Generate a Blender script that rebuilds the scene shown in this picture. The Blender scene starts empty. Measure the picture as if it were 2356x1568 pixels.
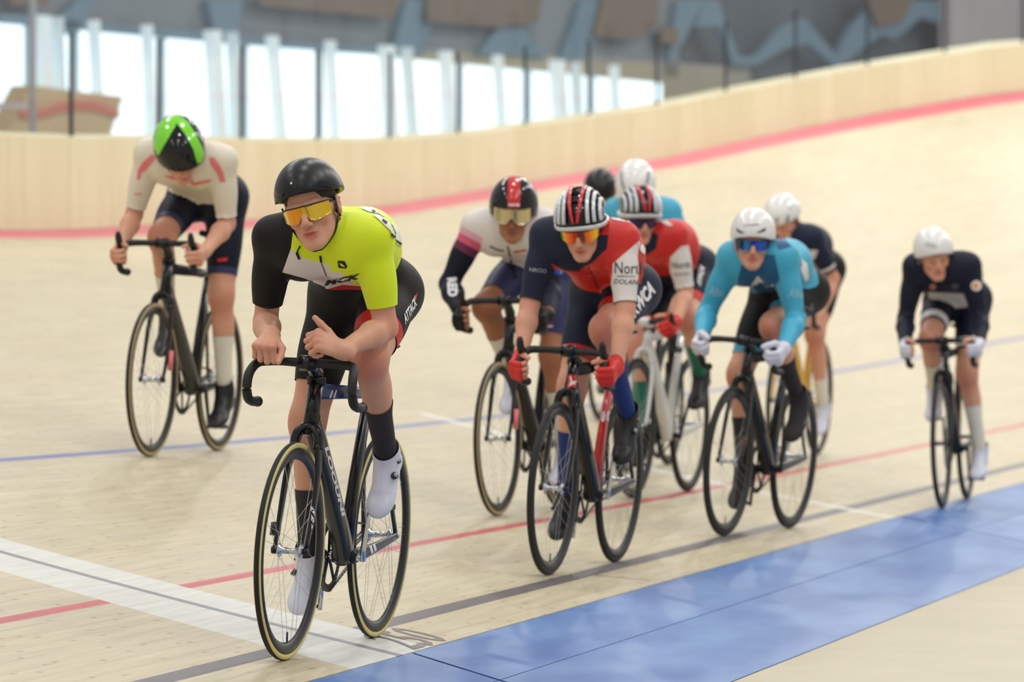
import bpy, bmesh, math, random
import numpy as np
from mathutils import Matrix, Vector
from mathutils.bvhtree import BVHTree

# ------------------------------------------------------------------ camera, world, lights
SC = bpy.context.scene
COL = SC.collection
FPX, HC, HOR, CX, CY = 11000.0, 1.15, 640.0, 1178.0, 784.0
PITCH = math.atan((CY - HOR) / FPX)
FWD = np.array([0, math.cos(PITCH), -math.sin(PITCH)])
UPV = np.array([0, math.sin(PITCH), math.cos(PITCH)])
RGT = np.array([1.0, 0, 0])
CAM = np.array([0, 0, HC])
cd = bpy.data.cameras.new('camera')
cam = bpy.data.objects.new('camera', cd)
COL.objects.link(cam)
cam.location = (0, 0, HC)
cam.rotation_euler = (math.pi / 2 - PITCH, 0, 0)
cd.sensor_width = 36.0
cd.lens = 36.0 * FPX / 2356.0
cd.clip_end = 400
cd.dof.use_dof = True
cd.dof.focus_distance = 14.9
cd.dof.aperture_fstop = 4.4
SC.camera = cam

w = bpy.data.worlds.new('hall_light')
SC.world = w
w.use_nodes = True
bg = w.node_tree.nodes['Background']
bg.inputs[0].default_value = (0.97, 0.98, 1.0, 1)
bg.inputs[1].default_value = 0.50
SC.view_settings.view_transform = 'Standard'
SC.view_settings.look = 'None'
SC.view_settings.gamma = 1
SC.view_settings.exposure = 0.1
SC.view_settings.use_curve_mapping = False

def lamp(x, y, z, size, power, col=(1, 0.97, 0.92)):
    l = bpy.data.lights.new('hall_lamp', 'AREA')
    l.shape = 'DISK'
    l.size = size
    l.energy = power
    l.color = col
    o = bpy.data.objects.new('hall_lamp', l)
    COL.objects.link(o)
    o.location = (x, y, z)
    return o
# three rows of lamps hang over the straight, following the track
for row, off in enumerate((-6.0, 1.5, 9.0)):
    for k in range(12):
        yy = 5 + k * 5.5
        bend = 0.006 * max(0, yy - 32) ** 2
        lamp(-off + 0.26 * (yy - 15) + bend, yy, 10.5, 0.5, (74 + 15 * k) * (1.25 if row == 0 else 1.0))
# one large soft disk light, slightly blue, over the infield
big = lamp(7, 14, 12, 9.0, 200, (0.93, 0.97, 1.0))

# ------------------------------------------------------------------ helpers
def lin(c):
    out = []
    for v in c[:3]:
        v = v / 255.0
        out.append(v / 12.92 if v <= 0.04045 else ((v + 0.055) / 1.055) ** 2.4)
    return (out[0], out[1], out[2], 1.0)

MATS = {}
def mat(name, rgb, rough=0.5, metal=0.0, coat=0.0, spec=0.5, sheen=0.0, emit=0.0, noise=0.0, nscale=30.0, bump=0.0):
    if name in MATS:
        return MATS[name]
    m = bpy.data.materials.new(name)
    m.use_nodes = True
    nt = m.node_tree
    b = nt.nodes['Principled BSDF']
    b.inputs['Base Color'].default_value = lin(rgb)
    b.inputs['Roughness'].default_value = rough
    b.inputs['Metallic'].default_value = metal
    b.inputs['Coat Weight'].default_value = coat
    b.inputs['Coat Roughness'].default_value = 0.06
    b.inputs['Specular IOR Level'].default_value = spec
    b.inputs['Sheen Weight'].default_value = sheen
    if emit:
        b.inputs['Emission Color'].default_value = lin(rgb)
        b.inputs['Emission Strength'].default_value = emit
    if noise or bump:
        tc = nt.nodes.new('ShaderNodeTexCoord')
        n = nt.nodes.new('ShaderNodeTexNoise')
        n.inputs['Scale'].default_value = nscale
        n.inputs['Detail'].default_value = 4
        nt.links.new(tc.outputs['Object'], n.inputs['Vector'])
        if noise:
            mx = nt.nodes.new('ShaderNodeMix')
            mx.data_type = 'RGBA'
            mx.blend_type = 'MULTIPLY'
            mx.inputs[0].default_value = 1.0
            mx.inputs[6].default_value = lin(rgb)
            r = nt.nodes.new('ShaderNodeMapRange')
            r.inputs['From Min'].default_value = 0.3
            r.inputs['From Max'].default_value = 0.7
            r.inputs['To Min'].default_value = 1 - noise
            r.inputs['To Max'].default_value = 1 + noise
            nt.links.new(n.outputs['Fac'], r.inputs['Value'])
            nt.links.new(r.outputs[0], mx.inputs[7])
            nt.links.new(mx.outputs[2], b.inputs['Base Color'])
        if bump:
            bp = nt.nodes.new('ShaderNodeBump')
            bp.inputs['Strength'].default_value = bump
            bp.inputs['Distance'].default_value = 0.002
            nt.links.new(n.outputs['Fac'], bp.inputs['Height'])
            nt.links.new(bp.outputs[0], b.inputs['Normal'])
    MATS[name] = m
    return m

def newmesh(name, V, Fc, mats, smooth=True, mi=None):
    me = bpy.data.meshes.new(name)
    V = np.asarray(V, float)
    me.from_pydata(V.tolist(), [], [list(map(int, f)) for f in Fc] if not isinstance(Fc, np.ndarray) else Fc.tolist())
    for m in (mats if isinstance(mats, (list, tuple)) else [mats]):
        me.materials.append(m)
    if smooth:
        me.polygons.foreach_set('use_smooth', [True] * len(me.polygons))
    if mi is not None:
        me.polygons.foreach_set('material_index', list(map(int, mi)))
    me.update()
    return me

def obj(name, me, parent=None, label=None):
    o = bpy.data.objects.new(name, me)
    COL.objects.link(o)
    if parent is not None:
        o.parent = parent
    if label:
        o['label'] = label
    return o

def mobj(name, V, Fc, mats, parent=None, label=None, smooth=True, mi=None):
    return obj(name, newmesh(name, V, Fc, mats, smooth, mi), parent, label)

def thing(name, label, cat, M=None, group=None):
    o = bpy.data.objects.new(name, None)
    COL.objects.link(o)
    o.empty_display_size = 0.2
    if M is not None:
        o.matrix_world = M
    o['label'] = label
    o['category'] = cat
    if group:
        o['group'] = group
    return o

def merge(parts):
    V, Fc, mi, n = [], [], [], 0
    for p in parts:
        v, f = p[0], p[1]
        m = p[2] if len(p) > 2 else 0
        V.append(np.asarray(v, float))
        Fc += [[int(i) + n for i in q] for q in f]
        mi += [m] * len(f) if np.isscalar(m) else list(m)
        n += len(v)
    return np.concatenate(V), Fc, mi

def nrm(v):
    v = np.asarray(v, float)
    return v / (np.linalg.norm(v) + 1e-12)

def box(c, s, R=None):
    c = np.asarray(c, float)
    q = np.array([[x, y, z] for x in (-1, 1) for y in (-1, 1) for z in (-1, 1)], float) * np.asarray(s, float) / 2
    if R is not None:
        q = q @ np.asarray(R, float).T
    F_ = [[0, 1, 3, 2], [4, 6, 7, 5], [0, 4, 5, 1], [2, 3, 7, 6], [0, 2, 6, 4], [1, 5, 7, 3]]
    return q + c, F_

def spline(pts, n=8):
    P = [np.asarray(p, float) for p in pts]
    P = [2 * P[0] - P[1]] + P + [2 * P[-1] - P[-2]]
    out = []
    for i in range(1, len(P) - 2):
        for k in range(n):
            t = k / n
            a, b, c, d = P[i - 1], P[i], P[i + 1], P[i + 2]
            out.append(0.5 * ((2 * b) + (c - a) * t + (2 * a - 5 * b + 4 * c - d) * t * t + (3 * b - a - 3 * c + d) * t ** 3))
    out.append(P[-2])
    return np.array(out)

def sweep(pts, ra, rb=None, up=(1, 0, 0), seg=12, cap=True, closed=False, power=1.0):
    """sweep an ellipse (ra across, rb along 'up') along a path"""
    P = np.asarray(pts, float)
    n = len(P)
    ra = np.broadcast_to(np.asarray(ra, float), (n,))
    rb = ra if rb is None else np.broadcast_to(np.asarray(rb, float), (n,))
    V = []
    for i in range(n):
        if closed:
            t = nrm(P[(i + 1) % n] - P[i - 1])
        else:
            t = nrm(P[min(i + 1, n - 1)] - P[max(i - 1, 0)])
        u = np.asarray(up, float)
        u = u - t * (u @ t)
        if np.linalg.norm(u) < 1e-4:
            u = np.array([0.0, 0.3, 1.0]); u = u - t * (u @ t)
        u = nrm(u)
        s = np.cross(t, u)
        for k in range(seg):
            a = 2 * math.pi * k / seg
            ca, sa = math.cos(a), math.sin(a)
            if power != 1.0:
                ca = math.copysign(abs(ca) ** power, ca); sa = math.copysign(abs(sa) ** power, sa)
            V.append(P[i] + s * ca * ra[i] + u * sa * rb[i])
    Fc = []
    m = n if closed else n - 1
    for i in range(m):
        for k in range(seg):
            a = i * seg + k; b = i * seg + (k + 1) % seg
            j = (i + 1) % n
            Fc.append([a, b, j * seg + (k + 1) % seg, j * seg + k])
    if cap and not closed:
        Fc.append(list(range(seg))[::-1])
        Fc.append([(n - 1) * seg + k for k in range(seg)])
    return np.array(V), Fc

def lathe(prof, c=(0, 0, 0), axis='x', seg=48, closed=False, mids=None):
    """prof: (radius, along-axis); revolve about the x axis"""
    V, Fc, mi = [], [], []
    n = len(prof)
    for k in range(seg):
        a = 2 * math.pi * k / seg
        for r, x in prof:
            V.append((c[0] + x, c[1] + r * math.cos(a), c[2] + r * math.sin(a)))
    m = n if closed else n - 1
    for k in range(seg):
        for i in range(m):
            a = k * n + i; b = k * n + (i + 1) % n
            a2 = ((k + 1) % seg) * n + i; b2 = ((k + 1) % seg) * n + (i + 1) % n
            Fc.append([a, b, b2, a2])
            mi.append(mids[i] if mids else 0)
    return np.array(V), Fc, mi

# ------------------------------------------------------------------ projection helpers (photo pixel -> ray)
def pxray(px, py):
    return nrm(FWD + RGT * (px - CX) / FPX - UPV * (py - CY) / FPX)

def proj(p):
    q = np.asarray(p, float) - CAM
    d = q @ FWD
    return np.stack([CX + FPX * (q @ RGT) / d, CY - FPX * (q @ UPV) / d], -1)

# ------------------------------------------------------------------ the track surface
_ds = 0.1
TS = np.arange(-14, 100, _ds)
_k = np.clip((TS - 18) * 0.0015, 0, 0.025)
_th = math.atan(0.263) + np.cumsum(_k) * _ds
TT = np.stack([np.sin(_th), np.cos(_th)], -1)
TP = np.cumsum(TT, 0) * _ds
_i0 = int(round(14 / _ds))
TP = TP - TP[_i0] + np.array([-0.606, 15.22])
TN = np.stack([-TT[:, 1], TT[:, 0]], -1)
_bs = [-6, -1, 1.5, 4, 6.5, 9, 12, 16.5, 19, 21.5, 24, 26.5, 29, 31.5, 34, 36.5, 39, 45, 60]
_bv = [.258, .244, .234, .222, .212, .208, .207, .212, .222, .233, .251, .277, .306, .34, .384, .43, .475, .55, .6]
AZM = 0.15
AZ_IN = -1.16

def zsurf(s, v):
    s = np.asarray(s, float); v = np.asarray(v, float)
    b = np.interp(s, _bs, _bv)
    e = -.27 * (b - .084)
    z = np.where(v > -.27, v * (b - .084 * (1 - np.clip(v, 0, 9) / 6.85)), e - AZM * (-.27 - v))
    return np.where(v < AZ_IN, e - AZM * (-.27 - AZ_IN), z)

def tpos(s, v, dz=0.0):
    s = np.asarray(s, float); v = np.asarray(v, float)
    s, v = np.broadcast_arrays(s, v)
    x = np.interp(s, TS, TP[:, 0]); y = np.interp(s, TS, TP[:, 1]); th = np.interp(s, TS, _th)
    return np.stack([x - np.cos(th) * v, y + np.sin(th) * v, zsurf(s, v) + dz], -1)

def ground_hit(px, py):
    R = pxray(px, py)
    t = np.arange(9, 70, .004)
    p = CAM + t[:, None] * R
    P5 = TP[::5]
    i = ((p[:, None, 0] - P5[None, :, 0]) ** 2 + (p[:, None, 1] - P5[None, :, 1]) ** 2).argmin(1) * 5
    dx = p[:, :2] - TP[i]
    s = TS[i] + (dx * TT[i]).sum(1)
    v = (dx * TN[i]).sum(1)
    j = np.argmax(p[:, 2] - zsurf(s, v) <= 0)
    return p[j], s[j], v[j]
# ------------------------------------------------------------------ floor materials
class NG:
    def __init__(self, name):
        self.m = bpy.data.materials.new(name)
        self.m.use_nodes = True
        self.nt = self.m.node_tree
        self.b = self.nt.nodes['Principled BSDF']
    def n(self, t, **kw):
        x = self.nt.nodes.new(t)
        for k, v in kw.items():
            setattr(x, k, v)
        return x
    def set(self, sock, v):
        if isinstance(v, (int, float)):
            sock.default_value = v
        elif isinstance(v, tuple):
            sock.default_value = v
        else:
            self.nt.links.new(v, sock)
    def math(self, op, a, b=0.0, c=None):
        x = self.n('ShaderNodeMath', operation=op)
        self.set(x.inputs[0], a); self.set(x.inputs[1], b)
        if c is not None: self.set(x.inputs[2], c)
        return x.outputs[0]
    def mix(self, f, a, b, mode='MIX'):
        x = self.n('ShaderNodeMix', data_type='RGBA', blend_type=mode)
        self.set(x.inputs[0], f); self.set(x.inputs[6], a); self.set(x.inputs[7], b)
        return x.outputs[2]
    def noise(self, vec, scale, detail=3.0):
        x = self.n('ShaderNodeTexNoise')
        self.set(x.inputs['Vector'], vec); x.inputs['Scale'].default_value = scale; x.inputs['Detail'].default_value = detail
        return x.outputs['Fac']
    def comb(self, x, y, z=0.0):
        c = self.n('ShaderNodeCombineXYZ')
        self.set(c.inputs[0], x); self.set(c.inputs[1], y); self.set(c.inputs[2], z)
        return c.outputs[0]
    def rng(self, v, a, b, c, d):
        r = self.n('ShaderNodeMapRange')
        self.set(r.inputs[0], v)
        for i, q in enumerate((a, b, c, d)): r.inputs[i + 1].default_value = q
        return r.outputs[0]

def track_material():
    g = NG('pine_track_boards')
    uv = g.n('ShaderNodeUVMap'); uv.uv_map = 'UVMap'
    sp = g.n('ShaderNodeSeparateXYZ'); g.nt.links.new(uv.outputs[0], sp.inputs[0])
    s, v = sp.outputs[0], sp.outputs[1]
    row = g.math('FLOOR', g.math('DIVIDE', v, 0.04))
    wn = g.n('ShaderNodeTexWhiteNoise', noise_dimensions='1D'); g.set(wn.inputs['W'], row)
    seg = g.math('FLOOR', g.math('ADD', g.math('DIVIDE', s, 3.0), g.math('MULTIPLY', wn.outputs[0], 7.0)))
    wn2 = g.n('ShaderNodeTexWhiteNoise', noise_dimensions='2D'); g.set(wn2.inputs['Vector'], g.comb(row, seg))
    tone = g.rng(wn2.outputs[0], 0, 1, 0.955, 1.04)
    gr = g.noise(g.comb(g.math('MULTIPLY', s, 2.2), g.math('MULTIPLY', v, 90.0), row), 1.0, 4)
    grain = g.rng(gr, 0.25, 0.75, 0.93, 1.06)
    big = g.rng(g.noise(g.comb(g.math('MULTIPLY', s, 0.7), g.math('MULTIPLY', v, 1.6)), 1.0, 3), 0.3, 0.7, 0.95, 1.04)
    base = g.mix(1.0, lin((200, 188, 156)), g.comb(tone, tone, tone), 'MULTIPLY')
    base = g.mix(1.0, base, g.comb(grain, grain, grain), 'MULTIPLY')
    base = g.mix(1.0, base, g.comb(big, big, big), 'MULTIPLY')
    warm = g.noise(g.comb(s, g.math('MULTIPLY', v, 6.0)), 0.8, 2)
    base = g.mix(g.rng(warm, 0.45, 0.75, 0.0, 0.35), base, lin((195, 174, 137)))
    vo = g.n('ShaderNodeTexVoronoi', voronoi_dimensions='2D'); vo.inputs['Scale'].default_value = 1.0
    g.set(vo.inputs['Vector'], g.comb(g.math('MULTIPLY', s, 3.0), g.math('MULTIPLY', v, 11.0)))
    knot = g.rng(vo.outputs['Distance'], 0.05, 0.11, 1.0, 0.0)
    base = g.mix(g.math('MULTIPLY', knot, 0.5), base, lin((150, 118, 88)))
    wear = g.rng(g.noise(g.comb(g.math('MULTIPLY', s, 0.9), g.math('MULTIPLY', v, 14.0)), 2.0, 3), 0.4, 0.65, 0.0, 0.12)
    wearv = g.comb(g.math('SUBTRACT', 1.0, wear), g.math('SUBTRACT', 1.0, wear), g.math('SUBTRACT', 1.0, wear))
    def line(base, c, wd, col, amount=0.95):
        m = g.math('LESS_THAN', g.math('ABSOLUTE', g.math('SUBTRACT', v, c)), wd / 2)
        return g.mix(g.math('MULTIPLY', m, amount), base, col)
    base = line(base, 0.0, 0.075, lin((98, 92, 96)), 0.95)
    base = line(base, 0.70, 0.052, lin((200, 66, 80)), 0.93)
    base = line(base, 2.45, 0.055, lin((84, 98, 170)), 0.85)
    base = line(base, 6.855, 0.20, lin((214, 92, 112)), 0.95)
    # finish band, slightly off square to the straight as painted
    lo = g.math('SUBTRACT', s, g.math('MULTIPLY_ADD', v, 0.50, -0.43))
    hi = g.math('SUBTRACT', g.math('MULTIPLY_ADD', v, 0.39, 0.43), s)
    m = g.math('MULTIPLY', g.math('GREATER_THAN', lo, 0.0), g.math('GREATER_THAN', hi, 0.0))
    base = g.mix(g.math('MULTIPLY', m, 0.93), base, lin((216, 216, 208)))
    mid = g.math('SUBTRACT', s, g.math('MULTIPLY_ADD', v, 0.42, 0.075))
    m = g.math('LESS_THAN', g.math('ABSOLUTE', mid), 0.032)
    base = g.mix(g.math('MULTIPLY', m, 0.9), base, lin((118, 122, 126)))
    l2 = g.math('SUBTRACT', s, g.math('MULTIPLY_ADD', v, 0.60, 8.95))
    m = g.math('MULTIPLY', g.math('LESS_THAN', g.math('ABSOLUTE', l2), 0.075), g.math('LESS_THAN', v, 2.66))
    base = g.mix(g.math('MULTIPLY', m, 0.8), base, lin((226, 224, 212)))
    base = g.mix(1.0, base, wearv, 'MULTIPLY')
    g.nt.links.new(base, g.b.inputs['Base Color'])
    g.b.inputs['Roughness'].default_value = 0.42
    g.b.inputs['Specular IOR Level'].default_value = 0.35
    return g.m

def azure_material():
    g = NG('blue_painted_boards')
    uv = g.n('ShaderNodeUVMap'); uv.uv_map = 'UVMap'
    sp = g.n('ShaderNodeSeparateXYZ'); g.nt.links.new(uv.outputs[0], sp.inputs[0])
    s, v = sp.outputs[0], sp.outputs[1]
    a = g.noise(g.comb(g.math('MULTIPLY', s, 0.8), g.math('MULTIPLY', v, 2.4)), 1.3, 3)
    b = g.noise(g.comb(g.math('MULTIPLY', s, 1.2), g.math('MULTIPLY', v, 14.0)), 1.0, 3)
    col = g.mix(g.rng(a, 0.35, 0.65, 0, 1), lin((44, 96, 166)), lin((98, 138, 192)))
    col = g.mix(g.rng(b, 0.4, 0.7, 0, 0.35), col, lin((70, 108, 170)))
    g.nt.links.new(col, g.b.inputs['Base Color'])
    g.b.inputs['Roughness'].default_value = 0.38
    g.b.inputs['Specular IOR Level'].default_value = 0.35
    return g.m

def wall_material():
    g = NG('plywood_wall_boards')
    oi = g.n('ShaderNodeObjectInfo')
    tc = g.n('ShaderNodeTexCoord')
    mp = g.n('ShaderNodeMapping'); mp.inputs['Scale'].default_value = (9, 9, 1.2)
    g.nt.links.new(tc.outputs['Object'], mp.inputs['Vector'])
    n = g.noise(mp.outputs[0], 2.0, 3)
    col = g.mix(g.rng(oi.outputs['Random'], 0, 1, 0, 1), lin((232, 218, 180)), lin((238, 225, 190)))
    t = g.rng(n, 0.3, 0.7, 0.95, 1.04)
    col = g.mix(1.0, col, g.comb(t, t, t), 'MULTIPLY')
    g.nt.links.new(col, g.b.inputs['Base Color'])
    g.b.inputs['Roughness'].default_value = 0.5
    return g.m

M_TRACK = track_material()
M_AZ = azure_material()
M_WALL = wall_material()
M_SUB = mat('dark_gap', (70, 60, 48), 0.9)
M_APRON = mat('pale_wood_apron', (186, 175, 146), 0.45, noise=0.05, nscale=3)

def strip(S, v0, v1, dz=0.0, nv=1, thick=0.008, sk0=0, sk1=0):
    """board from v0 to v1 along stations S, with end and side faces; returns verts, faces, uv"""
    V, UV, Fc = [], [], []
    vs = np.linspace(v0, v1, nv + 1)
    for i, s in enumerate(S):
        for v in vs:
            V.append(tpos(s, v, dz)); UV.append((s, v))
    n = nv + 1
    for i in range(len(S) - 1):
        for j in range(nv):
            Fc.append([i * n + j, (i + 1) * n + j, (i + 1) * n + j + 1, i * n + j + 1])
    k = len(V)
    top = len(V)
    for i in range(len(S)):
        for q in (0, nv):
            p = V[i * n + q] - np.array([0, 0, thick]); V.append(p); UV.append(UV[i * n + q])
    for i in range(len(S) - 1):
        a, b = i * n, (i + 1) * n
        Fc.append([a, k + 2 * i, k + 2 * i + 2, b])
        Fc.append([a + nv, b + nv, k + 2 * i + 3, k + 2 * i + 1])
    Fc.append([0] + list(range(1, nv + 1)) + [k + 1, k])
    e = (len(S) - 1) * n
    Fc.append([e + j for j in range(nv, -1, -1)] + [k + 2 * (len(S) - 1), k + 2 * (len(S) - 1) + 1])
    return np.array(V), Fc, UV

def uvmesh(name, V, Fc, UV, m):
    me = newmesh(name, V, Fc, m, smooth=False)
    l = me.uv_layers.new(name='UVMap')
    vi = np.zeros(len(me.loops), dtype=np.int32)
    me.loops.foreach_get('vertex_index', vi)
    l.data.foreach_set('uv', np.asarray(UV, dtype=np.float32)[vi].ravel())
    return me

def build_floor():
    # sub-floor under everything
    S = np.concatenate([np.arange(-8, 18, 2.0), np.arange(18, 76, 1.0)])
    vs = [-16, -8, -4, -2, AZ_IN, -.27, 0, .5, 1, 2, 3, 4, 5, 6, 7.05]
    V, Fc = [], []
    for s in S:
        for v in vs:
            V.append(tpos(s, v, -0.045))
    n = len(vs)
    for i in range(len(S) - 1):
        for j in range(n - 1):
            Fc.append([i * n + j, (i + 1) * n + j, (i + 1) * n + j + 1, i * n + j + 1])
    floor = mobj('floor', V, Fc, M_SUB, smooth=False)
    floor['kind'] = 'structure'
    W = 0.08
    rows = int(round((6.97 + .27) / W))
    W = (6.97 + .27) / rows
    rest = []
    rs = random.Random(4)
    cnt = 0
    for r in range(rows):
        v0, v1 = -.27 + r * W, -.27 + (r + 1) * W
        near = v1 < 2.3
        if near:
            cuts = [-3.0 + rs.uniform(-.5, .5), 0 + rs.uniform(-.8, .8), 3 + rs.uniform(-.8, .8), 6 + rs.uniform(-.8, .8), 9]
            for a, b in zip(cuts[:-1], cuts[1:]):
                v, f, uv = strip(np.linspace(a + .0006, b - .0006, 5), v0 + .0004, v1 - .0004)
                o = obj('plank', uvmesh('plank', v, f, uv, M_TRACK), floor); cnt += 1
            segs = [(-8, cuts[0]), (9, 74)]
        else:
            segs = [(-8, 74)]
        for a, b in segs:
            nn = max(3, int((b - a) / 1.0))
            v, f, uv = strip(np.linspace(a, b, nn), v0 + .0004, v1 - .0004)
            rest.append((v, f, uv))
    V, Fc, _ = merge([(a, b) for a, b, c in rest])
    UV = sum([list(c) for a, b, c in rest], [])
    o = obj('planking', uvmesh('planking', V, Fc, UV, M_TRACK), floor)
    o['kind'] = 'stuff'
    # blue inner band: two rows of painted panels between cross seams
    seams = [(-7.5, -7.9), (0.09, -0.62), (8.95, 8.55), (17.9, 17.7), (27, 27), (36, 36), (45, 45), (54, 54), (63, 63), (72, 72)]
    vm = -.64
    for a, b in zip(seams[:-1], seams[1:]):
        for (v0, v1) in ((-.272, vm), (vm, AZ_IN)):
            def sk(pair, v):
                t = (v + .27) / (AZ_IN + .27)
                return pair[0] * (1 - t) + pair[1] * t
            V, UV = [], []
            nS, nv = 10, 2
            g = .004
            for i in range(nS + 1):
                for j in range(nv + 1):
                    v = (v0 - g / 2) + (v1 - v0 + g) * j / nv
                    s = (sk(a, v) + .013) * (1 - i / nS) + (sk(b, v) - .013) * i / nS
                    V.append(tpos(s, v, -.0008)); UV.append((s, v))
            Fc = []
            n = nv + 1
            for i in range(nS):
                for j in range(nv):
                    Fc.append([i * n + j, i * n + j + 1, (i + 1) * n + j + 1, (i + 1) * n + j])
            o = obj('blue_panel', uvmesh('blue_panel', V, Fc, UV, M_AZ), floor, 'blue painted board panel')
            md = o.modifiers.new('edge', 'SOLIDIFY'); md.thickness = .008; md.offset = 1 if False else -1
    # pale apron inside the blue band
    S = np.arange(-8, 74, 1.0)
    V, Fc = [], []
    for s in S:
        for v in (AZ_IN - .006, -3, -8, -15):
            V.append(tpos(s, v, .0))
    for i in range(len(S) - 1):
        for j in range(3):
            Fc.append([i * 4 + j, i * 4 + j + 1, (i + 1) * 4 + j + 1, (i + 1) * 4 + j])
    mobj('apron', V, Fc, M_APRON, floor, 'pale inner safety apron', smooth=False)
    return floor
FLOOR = build_floor()

# ------------------------------------------------------------------ outer wall, screen, hall
_hs = [8, 16.5, 19, 21.5, 24, 26.5, 29, 31.5, 34, 39, 60]
_hv = [.63, .63, .625, .60, .552, .50, .51, .507, .517, .53, .53]
VW = 6.975
def wtop(s):
    return float(np.interp(s, _hs, _hv))

def build_wall():
    V, Fc = [], []
    S = np.arange(4, 73, 1.0)
    for s in S:
        a = tpos(s, VW + .03); b = a + np.array([0, 0, wtop(s) - .004])
        c = tpos(s, VW + .10)
        V += [a - np.array([0, 0, .1]), b, c + np.array([0, 0, wtop(s) - .004]), c - np.array([0, 0, .1])]
    for i in range(len(S) - 1):
        for j in range(4):
            Fc.append([i * 4 + j, i * 4 + (j + 1) % 4, (i + 1) * 4 + (j + 1) % 4, (i + 1) * 4 + j])
    wl = mobj('wall_left', V, Fc, M_WALL, smooth=False)
    wl['kind'] = 'structure'
    s = 6.0
    rs = random.Random(2)
    while s < 71:
        wd = 0.30
        a, b = s + .0015, s + wd - .0015
        q = rs.uniform(0, .004)
        P = []
        for ss, vv in ((a, VW - q), (b, VW - q), (b, VW + .028), (a, VW + .028)):
            p = tpos(ss, vv); h = wtop(ss)
            P.append(p - np.array([0, 0, .01])); P.append(p + np.array([0, 0, h]))
        Fc = [[0, 2, 3, 1], [2, 4, 5, 3], [4, 6, 7, 5], [6, 0, 1, 7], [1, 3, 5, 7], [0, 6, 4, 2]]
        mobj('board', P, Fc, M_WALL, wl, smooth=False)
        s += wd
    return wl
WALL = build_wall()

def s_at_px(px, v=VW):
    S = np.arange(4, 48, .02)
    q = proj(tpos(S, v))[:, 0]
    k = np.where(np.diff(q) <= 0)[0]
    e = k[0] if len(k) else len(q)
    return float(np.interp(px, q[:e], S[:e]))

def glass_mat():
    m = bpy.data.materials.new('clear_screen')
    m.use_nodes = True
    nt = m.node_tree
    nt.nodes.remove(nt.nodes['Principled BSDF'])
    out = nt.nodes['Material Output']
    t = nt.nodes.new('ShaderNodeBsdfTransparent'); t.inputs[0].default_value = (.93, .97, .98, 1)
    gl = nt.nodes.new('ShaderNodeBsdfGlossy'); gl.inputs['Roughness'].default_value = 0.03
    lw = nt.nodes.new('ShaderNodeLayerWeight'); lw.inputs[0].default_value = 0.5
    pw = nt.nodes.new('ShaderNodeMath'); pw.operation = 'POWER'; pw.inputs[1].default_value = 5.0
    nt.links.new(lw.outputs['Facing'], pw.inputs[0])
    fr = nt.nodes.new('ShaderNodeMath'); fr.operation = 'MULTIPLY_ADD'; fr.inputs[1].default_value = 0.6; fr.inputs[2].default_value = 0.03
    nt.links.new(pw.outputs[0], fr.inputs[0])
    mx = nt.nodes.new('ShaderNodeMixShader')
    nt.links.new(fr.outputs[0], mx.inputs[0]); nt.links.new(t.outputs[0], mx.inputs[1]); nt.links.new(gl.outputs[0], mx.inputs[2])
    nt.links.new(mx.outputs[0], out.inputs[0])
    return m
M_GLASS = glass_mat()
M_POST = mat('dark_grey_post', (62, 66, 76), 0.5, 0.3)
M_RAIL = mat('beige_rail', (190, 176, 150), 0.5)

def build_screen():
    t = thing('glass_screen', 'clear glass safety screen with thin dark posts along the top of the banked wooden wall', 'glass screen', Matrix.Translation(tpos(20, VW + .05).tolist()))
    base = np.array(t.location)
    pl = [180, 380, 570, 743, 910, 1065, 1220, 1366, 1522, 1680, 1840, 2005]
    ss = [s_at_px(p) for p in pl]
    st = 1.9157 * .985
    ss = [ss[0] - 3 * st, ss[0] - 2 * st, ss[0] - st] + ss
    for _ in range(14):
        ss.append(ss[-1] + (ss[11] - ss[10]))
    H = 1.9
    for i, s in enumerate(ss):
        p = tpos(s, VW + .05) + np.array([0, 0, wtop(s) - .03])
        v, f = box(p + np.array([0, 0, .37]) - base, (.028, .05, .76))
        mobj('post', v, f, M_POST, t, smooth=False)
        if i + 1 < len(ss):
            s2 = ss[i + 1]
            a = tpos(s + .02, VW + .05) + np.array([0, 0, wtop(s) - .02]) - base
            b = tpos(s2 - .02, VW + .05) + np.array([0, 0, wtop(s2) - .02]) - base
            n = nrm(np.cross(b - a, [0, 0, 1])) * .006
            P = [a - n, b - n, b + n, a + n]
            P += [p + np.array([0, 0, H]) for p in P]
            mobj('pane', P, [[0, 1, 5, 4], [1, 2, 6, 5], [2, 3, 7, 6], [3, 0, 4, 7], [4, 5, 6, 7], [3, 2, 1, 0]], M_GLASS, t, smooth=False)
    return t
build_screen()

# facade of the hall behind the track; a vertical plane, points given by photo column and height
FA = np.array([(0 - CX) / FPX * 52.0, 52.0]); FB = np.array([(1500 - CX) / FPX * 66.0, 66.0])
FD = nrm(FB - FA); FN = np.array([FD[1], -FD[0]])        # FN points to the camera side
def fpos(px, py=None, z=None, out=0.0):
    """point of the facade plane (moved 'out' metres towards the track) seen at this photo column"""
    r = FWD + RGT * (px - CX) / FPX
    o = FA + FN * out
    # o + a*FD = t*r
    A_ = np.array([[FD[0], -r[0]], [FD[1], -r[1]]])
    a, t_ = np.linalg.solve(A_, -o)
    p = o + a * FD
    if z is None:
        R = pxray(px, py)
        z = HC + R[2] / R[1] * p[1]
    return np.array([p[0], p[1], z])

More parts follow.
